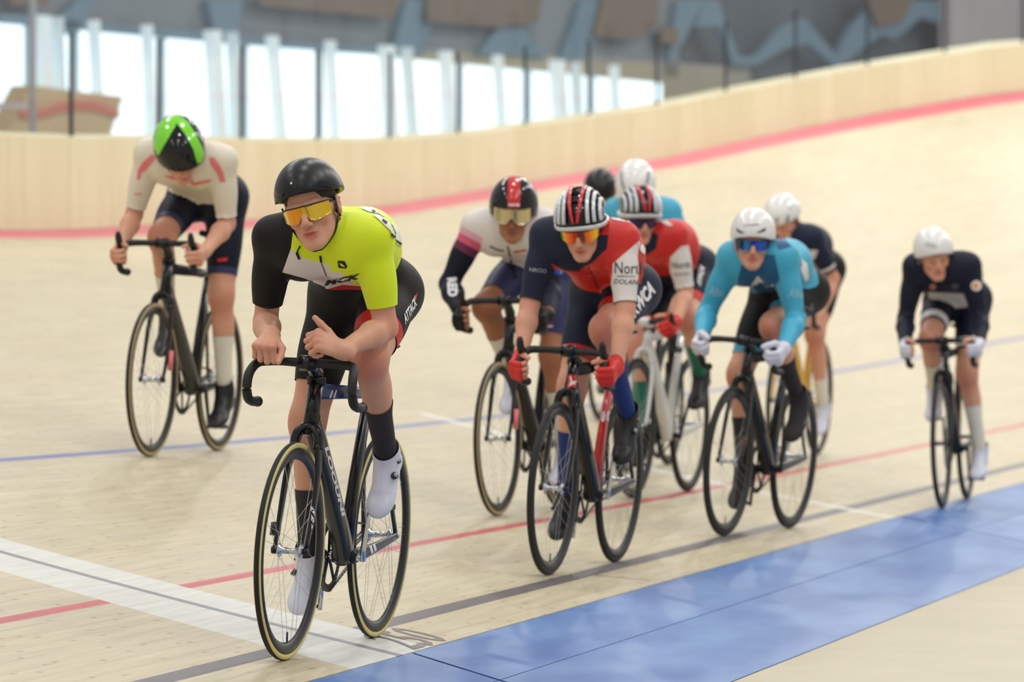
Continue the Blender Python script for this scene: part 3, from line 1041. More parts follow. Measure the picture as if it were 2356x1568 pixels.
class Garment:
    """a shell cut and coloured by planes"""
    def __init__(s, field, V, Q):
        s.f = field
        s.bm = bmesh.new()
        vs = [s.bm.verts.new(v) for v in V]
        for q in Q:
            try:
                s.bm.faces.new([vs[i] for i in q])
            except ValueError:
                pass
        s.bm.faces.ensure_lookup_table()
    def _pred(s, labs, ball, planes=()):
        fs = list(s.bm.faces)
        if not fs:
            return fs, np.zeros(0, bool)
        C = np.array([f.calc_center_median() for f in fs])
        m = np.ones(len(fs), bool)
        if labs is not None:
            L = s.f.labels(C)
            m &= np.isin(L, list(labs))
        if ball is not None:
            m &= np.linalg.norm(C - ball[0], axis=1) < ball[1]
        for co, no in planes:
            m &= ((C - co) @ np.asarray(no)) > 0
        return fs, m
    def split(s, co, no, labs=None, ball=None):
        fs, m = s._pred(labs, ball)
        sel = [f for f, q in zip(fs, m) if q]
        if not sel:
            return
        vset = set(); eset = set()
        for f in sel:
            vset.update(f.verts); eset.update(f.edges)
        bmesh.ops.bisect_plane(s.bm, geom=list(vset) + list(eset) + sel, dist=1e-6, plane_co=Vector(np.asarray(co, float).tolist()), plane_no=Vector(np.asarray(no, float).tolist()))
    def cut(s, co, no, labs=None, ball=None, extra=()):
        """remove everything on the positive side (plus every face labelled in extra)"""
        s.split(co, no, labs, ball)
        fs, m = s._pred(labs, ball, [(np.asarray(co, float), no)])
        if extra:
            _, m2 = s._pred(extra, None)
            m |= m2
        dele = [f for f, q in zip(fs, m) if q]
        bmesh.ops.delete(s.bm, geom=dele, context='FACES')
    def paint(s, idx, planes, labs=None, ball=None):
        for co, no in planes:
            s.split(co, no, labs, ball)
        fs, m = s._pred(labs, ball, [(np.asarray(co, float), no) for co, no in planes])
        for f, q in zip(fs, m):
            if q:
                f.material_index = idx
    def paint_poly(s, idx, ps, pts, labs=None, front=None):
        """colour what lies inside a convex outline (photo points, any order of turn)"""
        A2 = sum(pts[i][0] * pts[(i + 1) % len(pts)][1] - pts[(i + 1) % len(pts)][0] * pts[i][1] for i in range(len(pts)))
        if A2 > 0: pts = pts[::-1]
        pl = [cutpx(ps, pts[i], pts[(i + 1) % len(pts)]) for i in range(len(pts))]
        if front is not None: pl.append(front)
        s.paint(idx, pl, labs)
    def biggest(s):
        """keep only the largest connected piece"""
        seen = set(); comps = []
        for f in s.bm.faces:
            if f in seen:
                continue
            st = [f]; seen.add(f); comp = []
            while st:
                g = st.pop(); comp.append(g)
                for e in g.edges:
                    for h in e.link_faces:
                        if h not in seen:
                            seen.add(h); st.append(h)
            comps.append(comp)
        comps.sort(key=len, reverse=True)
        dele = [f for c in comps[1:] if len(c) < .2 * len(comps[0]) for f in c]
        if dele:
            bmesh.ops.delete(s.bm, geom=dele, context='FACES')
    def obj(s, name, mats, parent, label=None):
        for f in s.bm.faces:
            f.smooth = True
        me = bpy.data.meshes.new(name)
        s.bm.to_mesh(me)
        s.bm.free()
        for m in mats:
            me.materials.append(m)
        return obj(name, me, parent, label)
# ------------------------------------------------------------------ riders: pose solving
def frame_from_contacts(front_px, rear_px, lean):
    pf, s1, v1 = ground_hit(*front_px)
    pr, s2, v2 = ground_hit(*rear_px)
    d = pr - pf
    d[2] = 0
    d = nrm(d)
    q = pf + d * .96
    # put the rear contact on the track surface
    i = ((q[0] - TP[:, 0]) ** 2 + (q[1] - TP[:, 1]) ** 2).argmin()
    sv = TS[i] + (q[:2] - TP[i]) @ TT[i]; vv = (q[:2] - TP[i]) @ TN[i]
    q[2] = float(zsurf(sv, vv))
    y = nrm(pf - q)
    up = np.array([0, 0, 1.0])
    x = nrm(np.cross(y, up))
    up = nrm(np.cross(x, y))
    a = math.radians(lean)
    # lean towards the rider's left, which is image right: x is the rider's right
    z = nrm(up * math.cos(a) - x * math.sin(a))
    x = nrm(np.cross(y, z))
    M = np.eye(4)
    M[:3, 0], M[:3, 1], M[:3, 2], M[:3, 3] = x, y, z, q
    return M

class Pose:
    def __init__(s, M):
        s.M = M; s.Mi = np.linalg.inv(M)
        s.o = (s.Mi @ np.append(CAM, 1))[:3]
    def ray(s, px):
        return s.Mi[:3, :3] @ pxray(*px)
    def at_y(s, px, y):
        r = s.ray(px)
        return s.o + r * ((y - s.o[1]) / r[1])
    def on_sphere(s, px, c, R, near=True):
        r = s.ray(px); oc = s.o - c
        b = oc @ r; cc = oc @ oc - R * R
        d = b * b - cc
        if d < 0:
            p = s.o - r * b
            return c + nrm(p - c) * R
        t = -b - math.sqrt(d) if near else -b + math.sqrt(d)
        return s.o + r * t
    def px(s, p):
        return proj((s.M @ np.append(p, 1))[:3])
    def two_bone(s, a, b, l1, l2, px, prefer=None):
        """middle joint of a two-bone chain closest to a photo point"""
        d = np.linalg.norm(b - a)
        if d > (l1 + l2) * .995:
            k = d / ((l1 + l2) * .995); l1 *= k; l2 *= k
        n = (b - a) / d
        x = (l1 * l1 - l2 * l2 + d * d) / (2 * d)
        r = math.sqrt(max(l1 * l1 - x * x, 0))
        u = nrm(np.cross(n, [0.3, 0.2, 1])); v = np.cross(n, u)
        best = None
        for t in np.linspace(0, 2 * math.pi, 120, endpoint=False):
            p = a + n * x + (u * math.cos(t) + v * math.sin(t)) * r
            e = np.linalg.norm(s.px(p) - np.asarray(px)) / 100.0
            if prefer is not None:
                e -= (nrm(p - a - n * x) @ np.asarray(prefer)) * .35
            if best is None or e < best[0]:
                best = (e, p)
        return best[1], s.px(best[1])
    def head_axes(s, yaw, pitch, roll):
        """yaw>0: face turned to image right, pitch>0: face down, roll>0: head tips to image right"""
        c = FWD
        f = -c; r = -RGT; u = UPV                 # facing the camera; rider's right is image left
        y, p, q = map(math.radians, (yaw, pitch, roll))
        def rot(v, k, a):
            return v * math.cos(a) + np.cross(k, v) * math.sin(a) + k * (k @ v) * (1 - math.cos(a))
        k = UPV
        f = rot(f, k, y); r = rot(r, k, y)
        k = r
        f = rot(f, k, -p); u = rot(u, k, -p)
        k = f
        r = rot(r, k, -q); u = rot(u, k, -q)
        H = np.stack([r, f, u], 1)
        return s.Mi[:3, :3] @ H
# ------------------------------------------------------------------ riders: bodies and clothes
def skin_mat(name, rgb, red=(190, 110, 95)):
    g = NG(name)
    a = g.n('ShaderNodeAttribute'); a.attribute_name = 'flush'
    tc = g.n('ShaderNodeTexCoord')
    n = g.noise(tc.outputs['Object'], 9.0, 3)
    t = g.rng(n, .3, .7, .95, 1.05)
    c = g.mix(a.outputs['Fac'], lin(rgb), lin(red))
    c = g.mix(1.0, c, g.comb(t, t, t), 'MULTIPLY')
    g.nt.links.new(c, g.b.inputs['Base Color'])
    g.b.inputs['Roughness'].default_value = 0.5
    g.b.inputs['Subsurface Weight'].default_value = 0.12
    g.b.inputs['Subsurface Radius'].default_value = (.02, .008, .004)
    g.b.inputs['Subsurface Scale'].default_value = 0.5
    g.b.inputs['Specular IOR Level'].default_value = 0.35
    return g.m
M_SKIN = skin_mat('fair_skin', (214, 158, 130), (196, 104, 92))
M_SKIN2 = skin_mat('tanned_skin', (170, 112, 82), (150, 88, 66))
M_LENS_FR = mat('glasses_frame', (24, 22, 22), 0.3)
M_STRAP = mat('black_strap', (20, 20, 20), 0.6)
M_EYE = mat('eye_white', (225, 220, 214), 0.2)
M_IRIS = mat('dark_iris', (50, 36, 28), 0.2)
M_HAIR = mat('dark_brown_hair', (52, 38, 30), 0.7)

def add_hand(F, w, d, n, side_s, curls, thumb, lab, sc=1.0):
    """w wrist, d towards the knuckles, n out of the palm, side_s towards the thumb"""
    d = nrm(d); n = nrm(n - d * (np.asarray(n) @ d)); s_ = nrm(side_s)
    s_ = nrm(np.cross(d, n)) * (1 if np.cross(d, n) @ s_ > 0 else -1)
    R = np.stack([s_, d, n], 1)
    F.ell(w + d * .048 * sc, np.array([.036, .048, .0145]) * sc, R, k=.012, lab=lab)
    F.cap(w - d * .02, w + d * .02, .0245 * sc, .023 * sc, k=.012, lab=lab)
    out = {}
    offs = [.029, .0095, -.0105, -.029]
    kd = [.086, .090, .085, .076]
    L = [(.042, .026, .020), (.046, .029, .021), (.042, .027, .020), (.034, .021, .018)]
    for i in range(4):
        kn = w + (d * kd[i] + s_ * offs[i] * 1.0 + n * (-.003 if i in (1, 2) else 0)) * sc
        F.cap(w + (d * .015 + s_ * offs[i] * .55) * sc, kn, .012 * sc, .0115 * sc, k=.010, lab=lab)
        a = 0; p = kn
        cu = curls[i]
        spread = s_ * (.05 * (1.5 - i))
        for j in range(3):
            a += math.radians(cu[j])
            dr = nrm(d * math.cos(a) + n * math.sin(a) + spread * (1 if j == 0 else 0))
            q = p + dr * L[i][j] * sc
            r0 = [.0102, .0092, .0084][j] * sc * (.9 if i == 3 else 1); r1 = [.0094, .0086, .0072][j] * sc * (.9 if i == 3 else 1)
            F.cap(p, q, r0, r1, k=.0035 if j else .006, lab=lab if j == 0 else lab + '_finger')
            p = q
        out[i] = (kn, p)
    b = w + (d * .022 + s_ * .024 + n * .006) * sc
    dirs = thumb
    p = b
    for j, (ln, r0, r1) in enumerate([(.042, .0150, .0125), (.033, .0118, .0108), (.026, .0108, .0085)]):
        t = dirs[j]
        dr = nrm(d * t[0] + s_ * t[1] + n * t[2])
        q = p + dr * ln * sc
        F.cap(p, q, r0 * sc, r1 * sc, k=.010 if j == 0 else .004, lab=lab if j == 0 else lab + '_finger')
        p = q
    out['thumb'] = (p, dr)
    return out

def add_head(F, o, H, sc=1.0, mouth=.0028, smile=0.0):
    def P(x, y, z): return o + H @ (np.array([x, y, z]) * sc)
    def C(a, b, ra, rb=None, k=.012, op='u'): F.cap(P(*a), P(*b), ra * sc, (ra if rb is None else rb) * sc, k * sc, 'head', op)
    def E(c, r, k=.015, op='u'): F.ell(P(*c), np.array(r) * sc, H, k * sc, 'head', op)
    E((0, -.015, .035), (.073, .092, .086), .02)
    E((0, .022, -.030), (.058, .058, .078), .03)
    for s in (-1, 1):
        C((s * .050, -.008, -.050), (s * .020, .058, -.094), .016, .015, .025)
        E((s * .040, .056, -.028), (.019, .018, .018), .016)
        C((s * .012, .082, .018), (s * .040, .066, .020), .010, .009, .012)
        C((s * .050, .040, .000), (s * .060, .00, -.005), .014, .012, .02)
    C((-.008, .070, -.100), (.008, .070, -.100), .0165, None, .02)
    E((0, .066, -.064), (.028, .022, .026), .018)
    C((0, .083, .008), (0, .103, -.030), .0075, .0105, .010)
    C((0, .103, -.031), (0, .100, -.034), .0112, .010, .004)
    for s in (-1, 1):
        E((s * .0115, .094, -.037), (.0075, .009, .007), .005)
        C((s * .006, .101, -.0445), (s * .0065, .096, -.045), .0030, .0030, .002, 's')
        E((s * .031, .090, -.004), (.015, .013, .010), .008, 's')
        E((s * .031, .071, -.003), (.0125, .0125, .0125), .003)
        # ear: rim, bowl and lobe
        E((s * .0775, -.018, -.008), (.007, .018, .030), .006)
        E((s * .079, -.010, -.028), (.006, .010, .012), .006)
        E((s * .0865, -.013, -.005), (.006, .011, .017), .004, 's')
    up = -.0595; lo = -.0715
    C((-.020, .0835 , up + smile), (0, .0895, up + .001), .0045, .0060, .003)
    C((.020, .0835, up + smile), (0, .0895, up + .001), .0045, .0060, .003)
    C((-.016, .0825, lo + smile), (0, .0875, lo - .002), .0050, .0072, .004)
    C((.016, .0825, lo + smile), (0, .0875, lo - .002), .0050, .0072, .004)
    C((-.019, .094, -.0655 + smile), (.019, .094, -.0655 + smile), mouth, None, .002, 's')
    C((-.012, .090, -.0655), (.012, .090, -.0655), mouth * 1.3, None, .002, 's')

def helmet_dome(parent, o, H, R_, m, rim=(.052, .012, -.012), c=(0, -.018, .030), thick=.014, back=1.0, label=None, name='helmet', point=0.0):
    """closed shell in head axes; R_ = (half width, half length, height); rim heights front / side / back"""
    na, nt = 72, 26
    outer, inner = [], []
    for i in range(na):
        a = 2 * math.pi * i / na           # a=0 front
        ca, sa = math.cos(a), math.sin(a)
        if ca >= 0: rz = rim[1] + (rim[0] - rim[1]) * ca ** 1.5
        else: rz = rim[1] + (rim[2] - rim[1]) * (-ca) ** 1.2
        hz = (rz - c[2]) / R_[2]
        thm = math.acos(max(-.75, min(.95, hz)))
        ry = R_[1] * (1.0 if ca > 0 else back)
        for t in range(nt + 1):
            th = thm * t / nt
            st, ct = math.sin(th), math.cos(th)
            sq = st ** .94 if st > 0 else 0
            tail = 1 + point * max(0, -ca) * (t / nt)
            outer.append((c[0] + R_[0] * sa * sq, c[1] + ry * ca * sq * tail, c[2] + R_[2] * ct))
            k = 1 - thick / .1
            inner.append((c[0] + R_[0] * k * sa * sq, c[1] + ry * k * ca * sq * tail, c[2] + R_[2] * (k if t < nt else 1) * ct))
    n = nt + 1
    Fc = []
    for i in range(na):
        j = (i + 1) % na
        for t in range(nt):
            Fc.append([i * n + t, i * n + t + 1, j * n + t + 1, j * n + t])
    N = len(outer)
    F2 = [[q + N for q in f[::-1]] for f in Fc]
    rimf = [[i * n + nt, N + i * n + nt, N + ((i + 1) % na) * n + nt, ((i + 1) % na) * n + nt] for i in range(na)]
    V = np.array(outer + inner)
    o_ = mobj(name, V, Fc + F2 + rimf, [m, M_MBLK], parent, label, mi=[0] * len(Fc) + [1] * len(F2) + [0] * len(rimf))
    T = np.eye(4); T[:3, :3] = H; T[:3, 3] = o
    o_.matrix_basis = Matrix(T.tolist())
    return o_, V[:N] @ H.T + o, Fc

def ribbed_helmet(parent, o, H, label, m_rib, m_red, m_dark):
    R_ = (.102, .134, .128); c = np.array((0, -.018, .024)); RF = .042
    sh, V, Fc = helmet_dome(parent, o, H, (R_[0] - .010, R_[1] - .012, R_[2] - .012), m_dark, rim=(RF, .012, -.012), c=tuple(c), label=label)
    def arc(xf, xb, a0, a1, n=22, lift=0.0):
        pts = []
        for i in range(n):
            t = i / (n - 1)
            x = xf + (xb - xf) * t
            ph = math.radians(a0 + (a1 - a0) * t)
            k = math.sqrt(max(0.02, 1 - (x / (R_[0] + lift)) ** 2))
            pts.append(c + np.array([x, (R_[1] + lift) * k * math.cos(ph), (R_[2] + lift) * k * math.sin(ph)]))
        return np.array(pts)
    for x0, x1 in ((.089, .078), (.069, .060), (.047, .040)):
        for s in (-1, 1):
            P = arc(s * x0, s * x1, 16, 170)
            up = nrm(P[len(P) // 2] - c)
            V_, F_ = [], []
            v, f = sweep(P, np.full(len(P), .0082), np.full(len(P), .0065), up=(s * .5, .2, 1), seg=10, power=.7)
            mobj('rib', v, f, m_rib, sh)
    for s in (-1, 1):
        P = arc(s * .008, s * .030, 17, 150)
        P[:, 0] = s * np.interp(np.arange(len(P)), [0, 5, 12, 21], [.008, .020, .028, .024])
        v, f = sweep(P, np.interp(np.arange(22), [0, 6, 21], [.005, .0075, .008]), .006, up=(0, .3, 1), seg=10, power=.7)
        mobj('rib', v, f, m_red, sh, 'red centre rib')
    # rim band and bridges
    rim = []
    for i in range(64):
        a = 2 * math.pi * i / 64
        ca, sa = math.cos(a), math.sin(a)
        rz = .012 + (RF - .012) * ca ** 1.5 if ca >= 0 else .012 + (-.012 - .012) * (-ca) ** 1.2
        k = math.sqrt(1 - ((rz - c[2]) / R_[2]) ** 2)
        rim.append(c + np.array([(R_[0]) * sa * k, R_[1] * ca * k, rz - c[2]]))
    v, f = sweep(rim, .0050, .009, up=(0, 0, 1), seg=10, closed=True)
    mobj('rim_band', v, f, m_rib, sh)
    for ph in (60, 85, 115):
        pts = []
        for x in np.linspace(-.078, .078, 15):
            k = math.sqrt(1 - (x / R_[0]) ** 2)
            r = math.radians(ph)
            pts.append(c + np.array([x, R_[1] * k * math.cos(r) * .96, R_[2] * k * math.sin(r) * .96]))
        v, f = sweep(pts, .006, .005, up=(0, 0, 1), seg=8)
        mobj('bridge', v, f, m_dark, sh)
    return sh, V, Fc

def lens_mat(name, stops, rough=.06):
    g = NG(name)
    tc = g.n('ShaderNodeTexCoord')
    sp = g.n('ShaderNodeSeparateXYZ'); g.nt.links.new(tc.outputs['Object'], sp.inputs[0])
    cr = g.n('ShaderNodeValToRGB')
    g.set(cr.inputs[0], g.rng(sp.outputs[0], -.07, .07, 0, 1))
    e = cr.color_ramp.elements
    while len(e) > 1: e.remove(e[-1])
    e[0].position = stops[0][0]; e[0].color = lin(stops[0][1])
    for p, c in stops[1:]:
        q = e.new(p); q.color = lin(c)
    g.nt.links.new(cr.outputs[0], g.b.inputs['Base Color'])
    g.b.inputs['Metallic'].default_value = .75
    g.b.inputs['Roughness'].default_value = rough
    g.b.inputs['Coat Weight'].default_value = .5
    return g.m

def glasses(parent, o, H, lm, h=(.020, -.030), label=None, sc=1.0, visor=False):
    """wrap-round shield in head axes with a nose notch, brow bar and side arms"""
    nu, nv = 36, 8
    V = []
    for i in range(nu + 1):
        u = -1 + 2 * i / nu
        ph = math.radians(u * 64)
        top = h[0] - .004 * u * u
        bot = h[1] + (.026 * math.exp(-(u / .17) ** 2)) + .022 * max(0, abs(u) - .45) ** 1.3
        bot = min(bot, top - .006)
        for j in range(nv + 1):
            z = top + (bot - top) * j / nv
            rr = .0825 - .001 * (j / nv)
            V.append((rr * math.sin(ph) * .98, .012 + rr * 1.04 * math.cos(ph) + (.0), z))
    n = nv + 1
    Fc = [[i * n + j, (i + 1) * n + j, (i + 1) * n + j + 1, i * n + j + 1] for i in range(nu) for j in range(nv)]
    V = np.array(V)
    ctr = np.array([0, .012, 0])
    V2 = V.copy(); rad = V2 - ctr; rad[:, 2] = 0
    V2 -= rad / np.linalg.norm(rad, axis=1)[:, None] * .0022
    N = len(V)
    rim = [i * n for i in range(nu + 1)] + [nu * n + j for j in range(1, nv + 1)] + [i * n + nv for i in range(nu - 1, -1, -1)] + [j for j in range(nv - 1, 0, -1)]
    side = [[a, b, N + b, N + a] for a, b in zip(rim, rim[1:] + rim[:1])]
    g = mobj('sunglasses' if not visor else 'visor', np.concatenate([V, V2]), Fc + [[q + N for q in f[::-1]] for f in Fc] + side, lm, parent, label)
    T = np.eye(4); T[:3, :3] = H * sc; T[:3, 3] = o
    g.matrix_basis = Matrix(T.tolist())
    if not visor:
        top = [V[i * n] + (0, 0, .001) for i in range(nu + 1)]
        v, f = sweep(top, .0022, seg=8)
        mobj('brow_bar', v, f, M_LENS_FR, g)
        for s in (-1, 1):
            e = V[(nu if s > 0 else 0) * n]
            v, f = sweep([e + (0, 0, -.003), (s * .0785, -.01, .010), (s * .0790, -.045, .004)], .0022, .0040, up=(0, 0, 1), seg=8)
            mobj('temple_arm', v, f, M_LENS_FR, g)
        v, f = sweep([(-.010, .082, -.006), (0, .091, .002), (.010, .082, -.006)], .0026, seg=8)
        mobj('nose_piece', v, f, M_LENS_FR, g)
    return g

def shoe(parent, foot, pitch, yaw, m, m_sole, pose, dials=True, cover=False, label=None, lab_s=''):
    """foot frame at the ankle: f forward, u up, r lateral"""
    p = math.radians(pitch); yv = math.radians(yaw)
    f = np.array([math.sin(yv) * math.cos(p), math.cos(yv) * math.cos(p), -math.sin(p)])
    u = np.array([0, math.sin(p), math.cos(p)]); u = nrm(u - f * (u @ f))
    r = np.cross(f, u)
    A = foot
    R = np.stack([r, f, u], 1)
    F = Field()
    def P(x, y, z): return A + r * x + f * y + u * z
    F.ell(P(0, -.030, -.052), (.032, .040, .034), R, .02, 'sole')
    F.ell(P(0, .035, -.050), (.033, .062, .034), R, .03, 'sole')
    F.ell(P(0, .115, -.064), (.044, .062, .026), R, .03, 'sole')
    F.ell(P(0, .150, -.068), (.036, .046, .020), R, .02, 'sole')
    F.cap(P(0, -.004, .014), P(0, .036, -.034), .038, .036, .02, 'collar')
    F.cap(P(0, -.010, .045), P(0, -.004, .0), .039, .039, .02, 'collar')
    F.cap(P(0, .03, -.03), P(0, .10, -.052), .033, .027, .02, 'collar')
    lo = np.minimum.reduce([P(x, y, z) for x in (-.06, .06) for y in (-.09, .21) for z in (-.11, .10)]) - .01
    hi = np.maximum.reduce([P(x, y, z) for x in (-.06, .06) for y in (-.09, .21) for z in (-.11, .10)]) + .01
    V, Q = surf(F, lo, hi, .0055, .0015)
    G = Garment(F, V, Q)
    top = P(0, 0, .032 if not cover else .058)
    G.cut(top, nrm(u + f * .15))
    G.paint(1, [(P(0, 0, -.083), -u)])
    s = G.obj('overshoe' if cover else 'cycling_shoe', [m, m_sole], parent, label)
    if dials:
        for yy in (.012, .062):
            c = P(.0, yy, -.010 if yy < .03 else -.026) + r * (-.034 if lab_s == 'L' else .034) + u * .006
            n = nrm(r * (-.7 if lab_s == 'L' else .7) + u * .6)
            v1, f1 = sweep([c, c + n * .010], .0115, seg=16, up=f)
            mobj('dial', v1, f1, mat('dark_dial', (40, 40, 44), .4), s)
            v1, f1 = sweep([c + n * .010, c + n * .0115], .0085, seg=16, up=f)
            mobj('dial_cap', v1, f1, mat('grey_dial_cap', (150, 152, 158), .35), s)
    return s

TEXT_CACHE = {}
def text_mesh(s, bold=0.0, shear=0.0):
    key = (s, bold, shear)
    if key in TEXT_CACHE:
        return TEXT_CACHE[key]
    cu = bpy.data.curves.new('t', 'FONT')
    cu.body = s; cu.offset = bold; cu.shear = shear; cu.resolution_u = 2
    o = bpy.data.objects.new('t', cu)
    COL.objects.link(o)
    dg = bpy.context.evaluated_depsgraph_get()
    dg.update()
    me = bpy.data.meshes.new_from_object(o.evaluated_get(dg))
    V = np.array([v.co[:2] for v in me.vertices]); Fc = [list(p.vertices) for p in me.polygons]
    bpy.data.objects.remove(o); bpy.data.curves.remove(cu); bpy.data.meshes.remove(me)
    V[:, 0] -= V[:, 0].min(); V[:, 1] -= V[:, 1].min()
    w_ = V[:, 0].max(); h_ = V[:, 1].max()
    V = V / np.array([w_, h_])
    TEXT_CACHE[key] = (V, Fc)
    return V, Fc

def refine(V, Fc, maxlen, quad):
    """map unit coords through 'quad' and subdivide until edges are short (pixels)"""
    bm = bmesh.new()
    q = np.array(quad, float)
    def mp(x, y):
        return (q[0] * (1 - x) + q[1] * x) * (1 - y) + (q[3] * (1 - x) + q[2] * x) * y
    vs = [bm.verts.new((*mp(x, y), 0)) for x, y in V]
    for f in Fc:
        try: bm.faces.new([vs[i] for i in f])
        except ValueError: pass
    bmesh.ops.triangulate(bm, faces=bm.faces[:])
    for _ in range(6):
        long = [e for e in bm.edges if e.calc_length() > maxlen]
        if not long: break
        bmesh.ops.subdivide_edges(bm, edges=long, cuts=1)
        bmesh.ops.triangulate(bm, faces=[f for f in bm.faces if len(f.verts) > 3])
    bm.verts.index_update()
    P = np.array([v.co[:2] for v in bm.verts]); T = [[v.index for v in f.verts] for f in bm.faces]
    bm.free()
    return P, T

def decal(name, targets, P, T, m, parent, pose, off=.0015, label=None, thick=.0):
    """lay flat print on the real surface met by each photo point"""
    V = np.zeros((len(P), 3)); ok = np.zeros(len(P), bool)
    for i, p in enumerate(P):
        r = pose.ray(p)
        best = None
        for b in targets:
            h = b.ray_cast(Vector(pose.o.tolist()), Vector(r.tolist()))
            if h[0] is not None and (best is None or h[3] < best[2]):
                best = (np.array(h[0]), np.array(h[1]), h[3])
        if best is not None:
            n = best[1]
            if n @ r > 0: n = -n
            V[i] = best[0] + n * off - r * off * .3; ok[i] = True
    T2 = []
    for t in T:
        if all(ok[i] for i in t):
            a, b, c = V[t[0]], V[t[1]], V[t[2]]
            if max(np.linalg.norm(a - b), np.linalg.norm(b - c), np.linalg.norm(a - c)) < .06:
                T2.append(t)
    if not T2:
        return None
    u, inv = np.unique(np.array(T2), return_inverse=True)
    return mobj(name, V[u], inv.reshape(-1, 3), m, parent, label)

def bvh_of(o):
    me = o.data
    ml = o.matrix_basis
    return BVHTree.FromPolygons([ml @ v.co for v in me.vertices], [list(p.vertices) for p in me.polygons])

def poly_px(pts):
    """ear-clip a simple polygon given in photo pixels"""
    bm = bmesh.new()
    vs = [bm.verts.new((x, y, 0)) for x, y in pts]
    f = bm.faces.new(vs)
    bmesh.ops.triangulate(bm, faces=[f])
    bm.verts.index_update()
    V = np.array([v.co[:2] for v in bm.verts]); T = [[v.index for v in f.verts] for f in bm.faces]
    bm.free()
    return V, T
def patch(name, targets, pts, m, parent, pose, off=.0015, step=7, label=None):
    V, T = poly_px(pts)
    P, T = refine(V, T, step, [(0, 0), (1, 0), (1, 1), (0, 1)])
    return decal(name, targets, P, T, m, parent, pose, off, label)
def write(txt, targets, quad, m, parent, pose, bold=.02, shear=0.0, off=.0015, step=5, name='lettering'):
    V, Fc = text_mesh(txt, bold, shear)
    P, T = refine(V, Fc, step, quad)
    return decal(name, targets, P, T, m, parent, pose, off)

def cutpx(pose, a, b):
    """plane holding the sight lines of two photo points; positive side lies left of a->b (image, y down)"""
    n = nrm(np.cross(pose.ray(a), pose.ray(b)))
    # test: choose sign so that a point to the left of a->b is positive
    mx, my = (a[0] + b[0]) / 2, (a[1] + b[1]) / 2
    dx, dy = b[0] - a[0], b[1] - a[1]
    t = pose.ray((mx + dy * .5, my - dx * .5))
    if t @ n < 0: n = -n
    return pose.o.copy(), n

